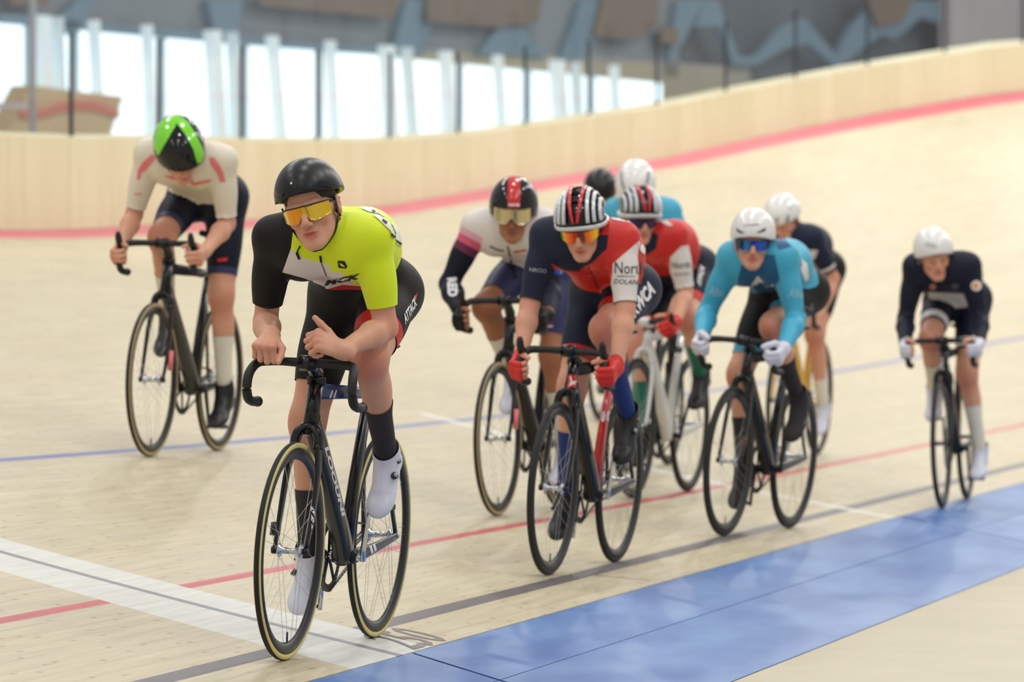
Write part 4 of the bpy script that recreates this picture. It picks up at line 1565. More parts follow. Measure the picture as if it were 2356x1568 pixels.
LABEL_G = {}
def rider(cfg):
    M = cfg['M']; ps = Pose(M)
    root = thing('person', cfg['label'], 'cyclist', Matrix(M.tolist()), 'racing cyclists')
    bz = cfg['barz']; ped = cfg['ped']
    h = cfg.get('h', .0085)
    ws = cfg.get('w', 1.0)
    hipc = np.array([0, cfg.get('hipy', .235), cfg.get('hipz', 1.0) + .045])
    if 'hip_dx' in cfg: hipc[0] += cfg['hip_dx']
    # shoulders
    sc_px = (np.array(cfg['shR'], float) + cfg['shL']) / 2
    scn = ps.on_sphere(sc_px, hipc, cfg.get('torso', .47), True)
    tw = cfg.get('twist', 0.0)
    shL = ps.at_y(cfg['shL'], scn[1] + tw); shR = ps.at_y(cfg['shR'], scn[1] - tw)
    # head
    H = ps.head_axes(*cfg['head'])
    hs = cfg.get('hs', 1.0)
    eye = ps.at_y(cfg['eye'], scn[1] + cfg.get('hy', .20))
    ho = eye - H @ np.array([0, .088, 0]) * hs
    F = Field()
    lat = nrm(shR - shL)
    spine = nrm(scn - hipc)
    back = nrm(np.cross(lat, spine))
    if back[2] < 0: back = -back
    mp = (hipc + scn) / 2 + back * cfg.get('arch', .045)
    X = np.array([1.0, 0, 0])
    # pelvis and trunk
    F.cap(hipc + X * .060, hipc - X * .060, .098 * ws, None, .04, 'pelvis')
    for s in (-1, 1):
        F.cap(hipc + X * s * .062 + np.array([0, -.035, -.005]), hipc + X * s * .07 + np.array([0, .03, -.01]), .092 * ws, .085 * ws, .04, 'pelvis')
    for s in (-1, 1):
        F.cap(hipc + X * s * .045 + spine * .03, mp + lat * s * .055, .094 * ws, .096 * ws, .05, 'torso')
        F.cap(mp + lat * s * .055, scn + lat * s * .075 - spine * .035 - back * .03, .098 * ws, .090 * ws, .05, 'torso')
        F.cap(scn + lat * s * .05 - back * .012, scn + lat * s * .11 - back * .01, .066 * ws, .056 * ws, .05, 'torso')
    legs = {}
    for nm, s in (('L', -1), ('R', 1)):
        pc = ped[nm]; pit = cfg['pitch' + nm]
        p = math.radians(pit)
        fd = np.array([0, math.cos(p), -math.sin(p)]); ud = np.array([0, math.sin(p), math.cos(p)])
        ball = pc + ud * .018 + np.array([s * .0, 0, 0])
        ank = ball - fd * .118 + ud * .088
        hip = hipc + X * s * .088
        kn, kpx = ps.two_bone(hip, ank, cfg.get('thigh', .425), cfg.get('shin', .415), cfg['kn' + nm], prefer=(0, 1, .2))
        legs[nm] = (hip, kn, ank, pit, kpx)
        th = nrm(kn - hip); sh_ = nrm(ank - kn)
        bk = nrm(np.cross(X, sh_)); bk = bk if bk[1] < 0 else -bk
        F.cap(hip, kn, .088 * ws, .056 * ws, .045, 'thigh' + nm)
        fr = nrm(np.cross(th, X)); fr = fr if fr[2] > 0 else -fr
        F.ell(hip + (kn - hip) * .45 + fr * .014, (.070 * ws, .15, .070 * ws), np.stack([np.cross(th, fr), th, fr], 1), .03, 'thigh' + nm)
        F.cap(kn - th * .02 + fr * .006, kn + sh_ * .02 - bk * .006, .050 * ws, .046 * ws, .03, 'knee' + nm)
        F.cap(kn, ank, .048 * ws, .031, .03, 'shin' + nm)
        F.ell(kn + (ank - kn) * .30 + bk * .022, (.047 * ws, .115, .044 * ws), np.stack([np.cross(sh_, bk), sh_, bk], 1), .025, 'shin' + nm)
        F.cap(ank, ank + fd * .09 - ud * .055, .027, .020, .02, 'foot' + nm)
    arms = {}
    for nm, s in (('L', -1), ('R', 1)):
        sh = shL if nm == 'L' else shR
        hc = cfg['hand' + nm]
        if hc['kind'] == 'drop':
            G = np.array([s * (cfg.get('barw', .165) + .003), .945, bz - .072]) + np.array(hc.get('off', (0, 0, 0)))
            d = nrm(np.array(hc.get('d', (0, .85, -.35)))); n = np.array([-s, .15, 0.0]); sd = np.array([0, .3, 1.0])
            w_ = G - d * .078 - nrm(n) * .026
            cu = [(62, 78, 52)] * 4
            tb = [(.6, .7, .5), (.9, .1, .8), (.7, -.1, .9)]
        elif hc['kind'] == 'hood':
            G = np.array([s * cfg.get('barw', .165), .955, bz + .0]) + np.array(hc.get('off', (0, 0, 0)))
            d = nrm(np.array(hc.get('d', (0, .9, -.30)))); n = np.array([-s * .9, 0, -.35]); sd = np.array([-s * .2, .2, 1.0])
            w_ = G - d * .075 - nrm(n) * .026
            cu = [(58, 72, 48)] * 4
            tb = [(.6, .8, .3), (1, .5, .5), (.9, .3, .5)]
        else:
            w_ = ps.at_y(hc['wrist'], hc['y'])
            kp = ps.at_y(hc['knuck'], hc['y2'])
            d = nrm(kp - w_); n = np.array(hc['n'], float); sd = np.array(hc['thumbside'], float)
            cu = hc['curls']; tb = hc['thumb']
        el, epx = ps.two_bone(sh, w_, .285, .250, cfg['el' + nm], prefer=(s * .5, -.3, -.4))
        ho_ = add_hand(F, w_, d, n, sd, cu, tb, 'hand' + nm, cfg.get('hands', 1.0))
        ud = nrm(el - sh); fd = nrm(w_ - el)
        F.cap(sh, el, .050 * ws, .036 * ws, .03, 'arm' + nm)
        F.ell(sh + (el - sh) * .45, (.046 * ws, .10, .046 * ws), np.stack([nrm(np.cross(ud, [0.1, 1, 0])), ud, nrm(np.cross(nrm(np.cross(ud, [0.1, 1, 0])), ud))], 1), .02, 'arm' + nm)
        F.cap(sh, sh * .82 + scn * .18 + back * .004, .054 * ws, .056 * ws, .04, 'arm' + nm)
        m1 = el + (w_ - el) * .30
        F.cap(el, m1, .036 * ws, .041 * ws, .02, 'fore' + nm)
        F.cap(m1, w_, .040 * ws, .0245, .02, 'fore' + nm)
        arms[nm] = (sh, el, w_, d, ho_, epx)
    # neck and head
    nb = scn + spine * .02 + back * .005
    nt_ = ho + H @ np.array([0, -.03, -.045]) * hs
    F.cap(nb, nt_, .058, .052, .03, 'neck')
    for s, nm in ((-1, 'L'), (1, 'R')):
        sh = arms[nm][0]
        F.cap(nb + (nt_ - nb) * .25, nb * .45 + sh * .55, .045, .050, .04, 'torso')
    add_head(F, ho, H, hs, cfg.get('mouth', .0028), cfg.get('smile', 0.0))
    if cfg.get('debug'):
        print('DBG', cfg['id'], 'knL', legs['L'][4].round(), cfg['knL'], 'knR', legs['R'][4].round(), cfg['knR'], 'elL', arms['L'][5].round(), cfg['elL'], 'elR', arms['R'][5].round(), cfg['elR'],
              'ankL', ps.px(legs['L'][2]).round(), 'ankR', ps.px(legs['R'][2]).round(), 'wL', ps.px(arms['L'][2]).round(), 'wR', ps.px(arms['R'][2]).round(), 'reachL', round(np.linalg.norm(arms['L'][2] - arms['L'][0]), 2), 'reachR', round(np.linalg.norm(arms['R'][2] - arms['R'][0]), 2), 'scn', scn.round(2), 'neck', round(np.linalg.norm(nb - nt_), 2))
    # body skin: coarse grid plus finer grids for the head and the hands, all from one field
    allp = np.array([p.bb() for p in F.P])
    lo = allp[:, 0].min(0) - .03; hi = allp[:, 1].max(0) + .03
    hr = .135 * hs
    boxes = []
    hcx = ho + H @ np.array([0, 0, -.005])
    boxes.append((hcx - hr, hcx + hr, h * cfg.get('hq', .5)))
    for nm in 'LR':
        pts = [arms[nm][2]] + [q for k_, q in arms[nm][4].items() if k_ != 'thumb' for q in q] + [arms[nm][4]['thumb'][0]]
        pts = np.array(pts)
        boxes.append((pts.min(0) - .028, pts.max(0) + .028, h * cfg.get('hdq', .5)))
    parts = []
    pad = h * .5
    V, Q = surf(F, lo, hi, h, 0, drop=[(a + pad, b - pad) for a, b, _ in boxes])
    parts.append((V, Q))
    for a, b, hh in boxes:
        others = [(a2, b2) for a2, b2, _ in boxes if not np.allclose(a2, a)]
        v, q = surf(F, a, b, hh, 0, drop=[(x, y) for x, y in others[:1]] if not np.allclose(a, boxes[0][0]) and False else None)
        parts.append((v, q))
    V, Fc, _ = merge(parts)
    skin = cfg.get('skin', M_SKIN)
    body = mobj('body', V, Fc, skin, root)
    # flush attribute: lips, knees, knuckles
    fl = np.zeros(len(V))
    def blob(c, r, amt):
        dd = np.linalg.norm(V - c, axis=1)
        np.maximum(fl, amt * np.clip(1 - dd / r, 0, 1), out=fl)
    HP = lambda x, y, z: ho + H @ np.array([x, y, z]) * hs
    hd = (V - ho) @ H / hs
    lip = np.exp(-((hd[:, 0] / .020) ** 2) - ((hd[:, 2] + .0665) / .0085) ** 2) * (hd[:, 1] > .075)
    fl = np.maximum(fl, np.clip(lip * 2.0, 0, 1) * .95)
    blob(HP(0, .108, -.032), .022, .35); blob(HP(.045, .06, -.035), .04, .35); blob(HP(-.045, .06, -.035), .04, .35)
    blob(HP(.08, -.015, -.005), .04, .5); blob(HP(-.08, -.015, -.005), .04, .5)
    for nm in 'LR':
        th = nrm(legs[nm][1] - legs[nm][0])
        blob(legs[nm][1] + th * .04, .10, .75); blob(arms[nm][1], .09, .5)
        for i in range(4): blob(arms[nm][4][i][0], .030, .4); blob(arms[nm][4][i][1], .03, .4)
    at = body.data.attributes.new('flush', 'FLOAT', 'POINT')
    at.data.foreach_set('value', fl.astype(np.float32))
    # clothes
    FS, FJ = Field(), Field()
    for p_ in F.P:
        if p_.lab[:4] in ('pelv', 'tors', 'thig', 'knee'): FS.P.append(p_)
        if p_.lab[:4] in ('pelv', 'tors', 'thig', 'armL', 'armR', 'fore', 'neck') and not (p_.lab == 'neck'): FJ.P.append(p_)
    nd = nrm(nt_ - nb + .09 * nrm(H @ np.array([0, -.1, 1]) * .5 + spine * .5))
    cl = cfg.get('collar', .060)
    FJ.cap(nb, nt_, .058, .052, .03, 'neck')
    FJ.cap(nb, nb + nd * (cl + .03), .056, .052, .03, 'neck')
    def bbx(Fx):
        q_ = np.array([p.bb() for p in Fx.P]); return q_[:, 0].min(0) - .03, q_[:, 1].max(0) + .03
    Vs, Qs = surf(FS, *bbx(FS), h, .0045)
    Vj, Qj = surf(FJ, *bbx(FJ), h, .0075)
    G = Garment(FS, Vs, Qs)
    # shorts: hems on the thighs, top above the waist
    for nm in 'LR':
        hip, kn, ank = legs[nm][:3]
        hem = hip + (kn - hip) * cfg.get('hem' + nm, cfg.get('hem', .68))
        G.cut(hem, nrm(kn - hip), labs=('thigh' + nm, 'knee' + nm), extra=('shin' + nm, 'foot' + nm, 'knee' + nm))
    wst = hipc + (scn - hipc) * (cfg.get('waist', .22) + .10)
    G.cut(wst, spine, labs=('torso', 'pelvis', 'armL', 'armR', 'neck'), extra=('armL', 'armR', 'foreL', 'foreR', 'handL', 'handR', 'handL_finger', 'handR_finger', 'neck', 'head'))
    for rule in cfg.get('shorts_paint', []):
        rule(G, ps, locals())
    G.biggest()
    shorts = G.obj('cycling_shorts', cfg['shorts_m'], root, cfg.get('shorts_label'))
    G = Garment(FJ, Vj, Qj)
    wp = hipc + (scn - hipc) * cfg.get('waist', .22)
    G.cut(wp, -spine, labs=('torso', 'pelvis', 'thighL', 'thighR'), extra=('pelvis', 'thighL', 'thighR', 'kneeL', 'kneeR', 'shinL', 'shinR', 'footL', 'footR') if cfg.get('waist', .22) > .15 else ('thighL', 'thighR', 'kneeL', 'kneeR', 'shinL', 'shinR', 'footL', 'footR'))
    for nm in 'LR':
        sh, el, w_ = arms[nm][:3]
        sl = cfg.get('sleeve', .78)
        if sl <= 1:
            G.cut(sh + (el - sh) * sl, nrm(el - sh), labs=('arm' + nm,), extra=('fore' + nm, 'hand' + nm, 'hand' + nm + '_finger'))
        else:
            G.cut(el + (w_ - el) * (sl - 1), nrm(w_ - el), labs=('fore' + nm,), extra=('hand' + nm, 'hand' + nm + '_finger'))
    nup = nrm(nd + np.array(cfg.get('ntilt', (0, .1, .05))))
    G.cut(nb + nd * cl, nup, labs=('neck',), ball=(nb + nd * (cl + .035), .11))
    for rule in cfg.get('jersey_paint', []):
        rule(G, ps, locals())
    G.biggest()
    jersey = G.obj('jersey' if not cfg.get('skinsuit') else 'skinsuit_top', cfg['jersey_m'], root, cfg.get('jersey_label'))
    # socks
    for nm in 'LR':
        hip, kn, ank, pit, _ = legs[nm]
        m_s = cfg.get('sock_m')
        if m_s is not None:
            bb0 = np.minimum(kn, ank) - .10; bb1 = np.maximum(kn, ank) + .10
            FL = Field(); FL.P = [p_ for p_ in F.P if p_.lab in ('knee' + nm, 'shin' + nm, 'foot' + nm)]
            v, q = surf(FL, bb0, bb1, h, .0030)
            G = Garment(FL, v, q)
            st = cfg.get('sock', .55)
            st = st if np.isscalar(st) else st[0 if nm == 'L' else 1]
            G.cut(kn + (ank - kn) * st, nrm(kn - ank), labs=('shin' + nm, 'foot' + nm, 'knee' + nm), extra=tuple(x + y for x in ('thigh', 'knee', 'pelvis') for y in ('L', 'R', '')) + tuple(x + ('R' if nm == 'L' else 'L') for x in ('shin', 'foot', 'knee', 'thigh')) + ('pelvis', 'torso'))
            G.cut(ank - (kn - ank) * .06, nrm(ank - kn))
            G.biggest()
            G.obj('sock', [m_s], root, cfg.get('sock_label'))
        shoe(root, ank, pit, 0, cfg['shoe_m'], cfg.get('sole_m', M_MBLK), ps, dials=cfg.get('dials', True), cover=cfg.get('cover', False), label=cfg.get('shoe_label'), lab_s=nm)
    # gloves
    if cfg.get('glove_m'):
        for nm, (a, b, hh) in zip('LR', boxes[1:]):
            v, q = surf(F, a - .01, b + .01, hh, .0028)
            G = Garment(F, v, q)
            sh, el, w_, d = arms[nm][:4]
            G.cut(w_ - d * .012, -nrm(d), labs=None, extra=('arm' + nm,))
            ex = ('hand' + nm + '_finger',) if cfg.get('fingerless') else ()
            if ex: G.cut(w_ + d * 5, d, extra=ex)
            oth = [l for l in ('head', 'neck', 'torso', 'pelvis', 'thighL', 'thighR', 'kneeL', 'kneeR') ]
            G.cut(w_ + d * 5, d, extra=tuple(oth))
            G.obj('glove', [cfg['glove_m']], root, cfg.get('glove_label'))
    # head gear
    hk = cfg['helmet']
    tg = None
    if hk['kind'] == 'dome':
        hel, hv, hf = helmet_dome(root, ho, H * hs, hk.get('R', (.100, .128, .108)), hk['m'], hk.get('rim', (.052, .012, -.012)), c=hk.get('c', (0, -.018, .030)), back=hk.get('back', 1.05), point=hk.get('point', 0), label=hk.get('label'))
    else:
        hel, hv, hf = ribbed_helmet(root, ho, H * hs, hk.get('label'), hk['m'], hk['red'], hk['dark'])
    for s in (-1, 1):
        strap = spline([(s * .083, .012, .020), (s * .074, .006, -.040), (s * .052, .018, -.088), (s * .018, .050, -.118), (0, .056, -.121)], 6)
        strap = strap * hs @ H.T + ho
        v, f = sweep(strap, .0018, .008, up=(H @ np.array([0, 1, .0])), seg=8)
        mobj('chin_strap', v, f, hk.get('strap', M_STRAP), root)
        e = HP(s * .031, .0745, -.003)
        v, f = sweep([e, e + H @ np.array([0, .0095, 0])], [.009, .004], seg=12)
        mobj('eye', v, f, M_IRIS, root)
    # hair shell under the helmet
    Fh = Field()
    Fh.ell(HP(0, -.015, .035), np.array((.0765, .094, .089)) * hs, H, .02, 'hair')
    v, q = surf(Fh, ho - .12, ho + .14, .008)
    Gh = Garment(Fh, v, q)
    Gh.cut(HP(0, .035, .0), nrm(H @ np.array([0, 1, -.55])))
    Gh.cut(HP(0, 0, -.045), H @ np.array([0, 0.0, -1.0]))
    Gh.obj('hair', [cfg.get('hair_m', M_HAIR)], root)
    if cfg.get('glasses'):
        glasses(root, ho, H, cfg['glasses'], h=cfg.get('gl_h', (.020, -.030)), label=cfg.get('gl_label'), sc=hs)
    if cfg.get('visor'):
        glasses(root, ho + H @ np.array([0, .018, .012]), H, cfg['visor'], h=(.034, -.030), label=cfg.get('gl_label'), sc=hs * 1.10, visor=True)
    ctx = dict(root=root, ps=ps, F=F, body=body, jersey=jersey, shorts=shorts, helmet=hel, ho=ho, H=H, arms=arms, legs=legs, HP=HP, nb=nb, nt=nt_, scn=scn, hipc=hipc, spine=spine,
               bj=bvh_of(jersey), bs=bvh_of(shorts), bh=bvh_of(hel), bb=bvh_of(body))
    return ctx
# ------------------------------------------------------------------ the cast
M_JBLK = mat('black_lycra', (15, 12, 12), 0.6, spec=.3, bump=.1, nscale=60)
M_YEL = mat('neon_yellow_lycra', (222, 240, 14), 0.55, sheen=0.1, bump=.1, nscale=60)
M_WHT = mat('white_lycra', (222, 214, 208), 0.55, bump=.1, nscale=60)
M_RED = mat('red_lycra', (196, 22, 20), 0.5, bump=.1, nscale=60)
M_RED2 = mat('bright_red_lycra', (206, 34, 26), 0.5, bump=.1, nscale=60)
M_NAVY = mat('navy_lycra', (22, 31, 54), 0.6, spec=.3, bump=.1, nscale=60)
M_NAVYD = mat('deep_navy_lycra', (14, 18, 40), 0.6, spec=.3, bump=.1, nscale=60)
M_NAVB = mat('blue_navy_lycra', (44, 50, 96), 0.5, bump=.1, nscale=60)
M_CREAM = mat('cream_lycra', (226, 216, 196), 0.55, bump=.1, nscale=60)
M_PINK = mat('coral_print', (232, 120, 124), 0.55)
M_CYAN = mat('turquoise_lycra', (62, 168, 200), 0.5, bump=.1, nscale=60)
M_TEAL = mat('deep_blue_lycra', (8, 84, 128), 0.5, bump=.1, nscale=60)
M_CHAR = mat('charcoal_sock', (46, 40, 42), 0.8)
M_WSOCK = mat('white_sock', (226, 220, 204), 0.8)
M_WSHOE = mat('white_shoe', (214, 214, 228), 0.35)
M_BSHOE = mat('black_shoe', (26, 25, 26), 0.4)
M_BLUSOCK = mat('royal_blue_sock', (22, 48, 112), 0.7)
M_GRSOCK = mat('green_sock', (20, 108, 88), 0.7)
M_INKW = mat('white_print', (236, 234, 232), 0.5)
M_INKB = mat('black_print', (30, 34, 44), 0.5)
M_INKR = mat('red_print', (214, 40, 36), 0.5)
M_INKG = mat('grey_print', (150, 60, 56), 0.5)
M_HBLK = mat('satin_black_helmet', (13, 12, 12), 0.34, spec=.4)
M_HGBLK = mat('gloss_black_helmet', (7, 6, 7), 0.10, spec=.5)
M_HWHT = mat('white_helmet', (226, 224, 220), 0.25, coat=.4)
M_HSIL = mat('silver_white_rib', (204, 206, 208), 0.2, 0.25, coat=.6)
M_HRED = mat('red_rib', (196, 24, 22), 0.2, coat=.6)
M_GRN = mat('green_stripe', (120, 214, 20), 0.2, coat=.6)
M_GOLD = mat('dark_gold_carbon', (46, 40, 26), 0.3, 0.3, coat=.3)
M_BLUFR = mat('blue_paint', (38, 62, 112), 0.3, coat=.5)
M_REDFR = mat('red_paint', (210, 26, 24), 0.25, coat=.6)
M_WFR = mat('white_paint', (222, 222, 220), 0.25, coat=.6)
M_YFR = mat('yellow_paint', (222, 172, 14), 0.3, coat=.5)
M_GREYB = mat('dark_graphite', (34, 33, 33), 0.35, coat=.4)

L_GOLD = lens_mat('gold_mirror_lens', [(0, (236, 190, 20)), (.35, (240, 200, 60)), (.55, (214, 150, 20)), (.8, (238, 150, 24)), (1, (240, 230, 90))])
L_FIRE = lens_mat('red_orange_mirror_lens', [(0, (250, 214, 20)), (.2, (244, 120, 20)), (.45, (120, 20, 16)), (.6, (190, 40, 20)), (.85, (250, 130, 20)), (1, (210, 230, 40))])
L_BLUE = lens_mat('blue_mirror_lens', [(0, (20, 30, 110)), (.25, (20, 90, 210)), (.5, (20, 40, 150)), (.75, (40, 130, 200)), (1, (20, 24, 70))])
L_PURP = lens_mat('purple_mirror_lens', [(0, (60, 24, 90)), (.5, (50, 20, 70)), (1, (40, 30, 110))])
L_SMOKE = lens_mat('pale_gold_visor', [(0, (214, 196, 150)), (.5, (190, 172, 130)), (1, (220, 206, 164))], .12)

ONLY = None
def want(i):
    return ONLY is None or i in ONLY
ctxs = {}

def place(i, front, rear, lean, crank, bcfg, blabel, rcfg):
    if not want(i):
        return None
    M = frame_from_contacts(front, rear, lean)
    bike, ped = bicycle(blabel, Matrix(M.tolist()), bcfg, crank)
    rcfg.update(id=i, M=M, ped=ped, barz=bcfg.get('barz', .90), barw=bcfg.get('barw', .165), debug=False)
    if 'rear_hint' in rcfg: pass
    c = rider(rcfg)
    c['bike'] = bike
    ctxs[i] = c
    return c

def stripe_shorts_hem(idx, d0, d1, side='LR'):
    """coloured band above the hem of both legs"""
    def rule(G, ps, L):
        for nm in side:
            hip, kn = L['legs'][nm][:2]
            n = nrm(kn - hip)
            hm = L['cfg'].get('hem' + nm, L['cfg'].get('hem', .68))
            hem = hip + (kn - hip) * hm
            G.paint(idx, [(hem - n * d0, n), (hem - n * d1, -n)], labs=('thigh' + nm, 'knee' + nm))
    return rule


def chestfront(L, d=.0):
    """plane keeping the front (lower) side of the trunk"""
    return (L['scn'] * .5 + L['mp'] * .5 + L['back'] * d, -L['back'])

# --- the leader
def b_j(G, ps, L):
    G.paint(1, [], labs=('armR', 'foreR'))
    G.paint_poly(1, ps, [(500, 380), (692, 380), (669, 574), (652, 628), (500, 628)], ('armR', 'foreR', 'torso', 'neck'))
    G.paint_poly(1, ps, [(500, 600), (654, 600), (654, 760), (500, 760)], ('armR', 'foreR', 'torso', 'neck'))
    fr = chestfront(L, .065)
    tp = ('torso', 'pelvis', 'thighL', 'thighR')
    G.paint_poly(2, ps, [(669, 572), (700, 595), (700, 760), (640, 760), (650, 625)], tp + ('neck',))
    G.paint_poly(2, ps, [(700, 594), (760, 610), (760, 760), (700, 760)], tp, fr)
    G.paint_poly(2, ps, [(760, 610), (780, 625), (842, 622), (842, 760), (760, 760)], tp, fr)
    G.paint_poly(3, ps, [(748, 652), (788, 655), (842, 640), (842, 760), (748, 760)], tp, fr)
    G.paint_poly(1, ps, [(640, 615), (700, 640), (748, 653), (748, 800), (640, 800)], tp, fr)
    G.paint_poly(1, ps, [(748, 655), (790, 667), (860, 656), (860, 800), (748, 800)], tp, fr)
B = place('B', (655, 1518), (864, 1465), 3.0, 88, dict(side=M_TAN, barz=.905, sz=.965, down=M_GOLD, top=M_BLUFR, toplabel='blue top tube', crank=M_SILV, cranklabel='silver crank arm', depth=.034, stay=M_GREYB, va=-1.62, chip=(M_BLK, 1, .038)),
    'black track bicycle with cream tyre side walls under the leading rider in neon yellow',
    dict(label='leading cyclist in neon yellow jersey, forearms resting on bars, black helmet, gold glasses',
         shR=(630, 545), shL=(856, 545), elR=(612, 735), elL=(885, 800), eye=(699, 489), head=(-12, 11, -14), hy=.19, torso=.46, hipz=1.08, hipy=.285, arch=.07, hs=1.05, thigh=.44, shin=.425,
         knL=(846, 862), knR=(690, 925), pitchL=46, pitchR=40, h=.0072, hq=.36, hdq=.36,
         handR=dict(kind='free', wrist=(622, 775), y=.86, knuck=(608, 797), y2=.935, n=(0, -.35, -1), thumbside=(-1, 0, .2), curls=[(78, 96, 62), (80, 96, 62), (82, 96, 62), (84, 96, 62)], thumb=[(.75, .55, .2), (.95, .1, .4), (.9, -.1, .4)]),
         handL=dict(kind='free', wrist=(786, 806), y=.90, knuck=(728, 780), y2=.945, n=(0, -.75, -.6), thumbside=(0, .2, 1), curls=[(70, 98, 60), (74, 98, 60), (76, 98, 60), (78, 98, 60)], thumb=[(.7, .7, .1), (.95, .5, .0), (1, .55, .0)]),
         sleeve=.765, jersey_m=[M_YEL, M_JBLK, M_WHT, M_RED], shorts_m=[M_JBLK, M_RED], sock_m=M_CHAR, sock=(.47, .50), shoe_m=M_WSHOE, shoe_label='white cycling shoe with two dark dials', 
         glasses=L_GOLD, gl_h=(.018, -.030), gl_label='gold mirrored wrap-round glasses', helmet=dict(kind='dome', m=M_HBLK, R=(.102, .125, .116), rim=(.056, .034, .0), label='smooth satin black helmet'),
         hemL=.74, hemR=.72, waist=.37, jersey_paint=[b_j], shorts_paint=[stripe_shorts_hem(1, .06, -.01, 'L')]))

# --- rider on the left, head down
def a_j(G, ps, L):
    pass
A = place('A', (345, 1050), (512, 1035), 1.5, -96, dict(side=M_TAN2, barz=.925, sz=.99, hoods=True, depth=.03, down=M_GREYB, hub=M_SILV, chip=(M_PINK, -1, .085)),
    'black track bicycle with tan tyre side walls on the blue line at far left',
    dict(label='cyclist in cream jersey with coral trim, head down, glossy black and green helmet, far left',
         shR=(343, 352), shL=(512, 368), elR=(321, 470), elL=(520, 500), eye=(425, 388), head=(24, 50, -18), hy=.15, torso=.52, hipz=1.10,
         knL=(506, 691), knR=(367, 590), pitchL=25, pitchR=40, handR=dict(kind='drop', off=(0, 0, .01)), handL=dict(kind='drop', off=(0, 0, .01)), thigh=.44, shin=.43,
         sleeve=.88, jersey_m=[M_CREAM, M_PINK], shorts_m=[M_NAVYD, M_NAVB], sock_m=M_WSOCK, sock=(.42, .45), shoe_m=M_BSHOE, cover=True, dials=False, shoe_label='black overshoe', 
         helmet=dict(kind='dome', m=M_HGBLK, R=(.112, .146, .116), rim=(.030, .0, -.03), label='glossy black aero helmet with green stripes'), skin=M_SKIN,
         hem=.80, waist=.28, jersey_paint=[a_j], shorts_paint=[stripe_shorts_hem(1, .03, -.01)]))

# --- white and navy skinsuit behind
def c_j(G, ps, L):
    G.paint_poly(1, ps, [(1060, 766), (1240, 766), (1240, 612), (1185, 608), (1130, 585)], ('torso', 'pelvis', 'thighL', 'thighR'))
    G.paint_poly(2, ps, [(1100, 590), (1044, 556), (1000, 620), (990, 740), (1110, 740)], ('armR', 'foreR'))
    al = ('armR', 'torso')
    G.paint_poly(4, ps, [(1062, 520), (1112, 548), (1104, 568), (1052, 540)], al)
    G.paint_poly(3, ps, [(1052, 532), (1108, 562), (1102, 582), (1046, 550)], al)
    G.paint_poly(5, ps, [(1046, 547), (1104, 580), (1100, 600), (1036, 562)], al)
    G.paint_poly(2, ps, [(1250, 560), (1330, 545), (1330, 760), (1230, 760)], ('armL', 'foreL'))
C = place('C', (1145, 1186), (1252, 1172), 0.0, -80, dict(side=M_TAN2, barz=.93, sz=.99, hoods=True, depth=.032, chip=(M_PINK, -1, .085)),
    'black track bicycle with dull tan side walls under the cyclist in white and navy skinsuit',
    dict(label='cyclist in white skinsuit fading to navy, glossy black helmet with red stripe and gold visor',
         shR=(1096, 520), shL=(1252, 515), elR=(1040, 634), elL=(1262, 640), eye=(1178, 502), head=(-4, 16, 2), hy=.16, torso=.50, hipz=1.06,
         knL=(1266, 832), knR=(1118, 705), pitchL=22, pitchR=34, handR=dict(kind='drop', off=(0, 0, -.02)), handL=dict(kind='drop', off=(0, 0, -.02)), thigh=.44, shin=.43,
         sleeve=1.88, jersey_m=[M_WHT, M_NAVYD, M_NAVYD, mat('rose_lycra', (214, 90, 120), .55), mat('pale_rose_lycra', (226, 170, 188), .55), mat('plum_lycra', (104, 30, 66), .55)], shorts_m=[M_NAVB, M_NAVYD], sock_m=M_WSOCK, sock=(.38, .40), shoe_m=M_WSHOE, dials=False, glove_m=M_JBLK, fingerless=True, glove_label='black fingerless glove', skin=M_SKIN2,
         visor=L_SMOKE, gl_label='pale gold visor', skinsuit=True, helmet=dict(kind='dome', m=M_HGBLK, R=(.108, .132, .128), rim=(.040, -.01, -.03), label='glossy black helmet with red centre stripe'),
         hem=.80, waist=.12, jersey_paint=[c_j], neckr=.057))

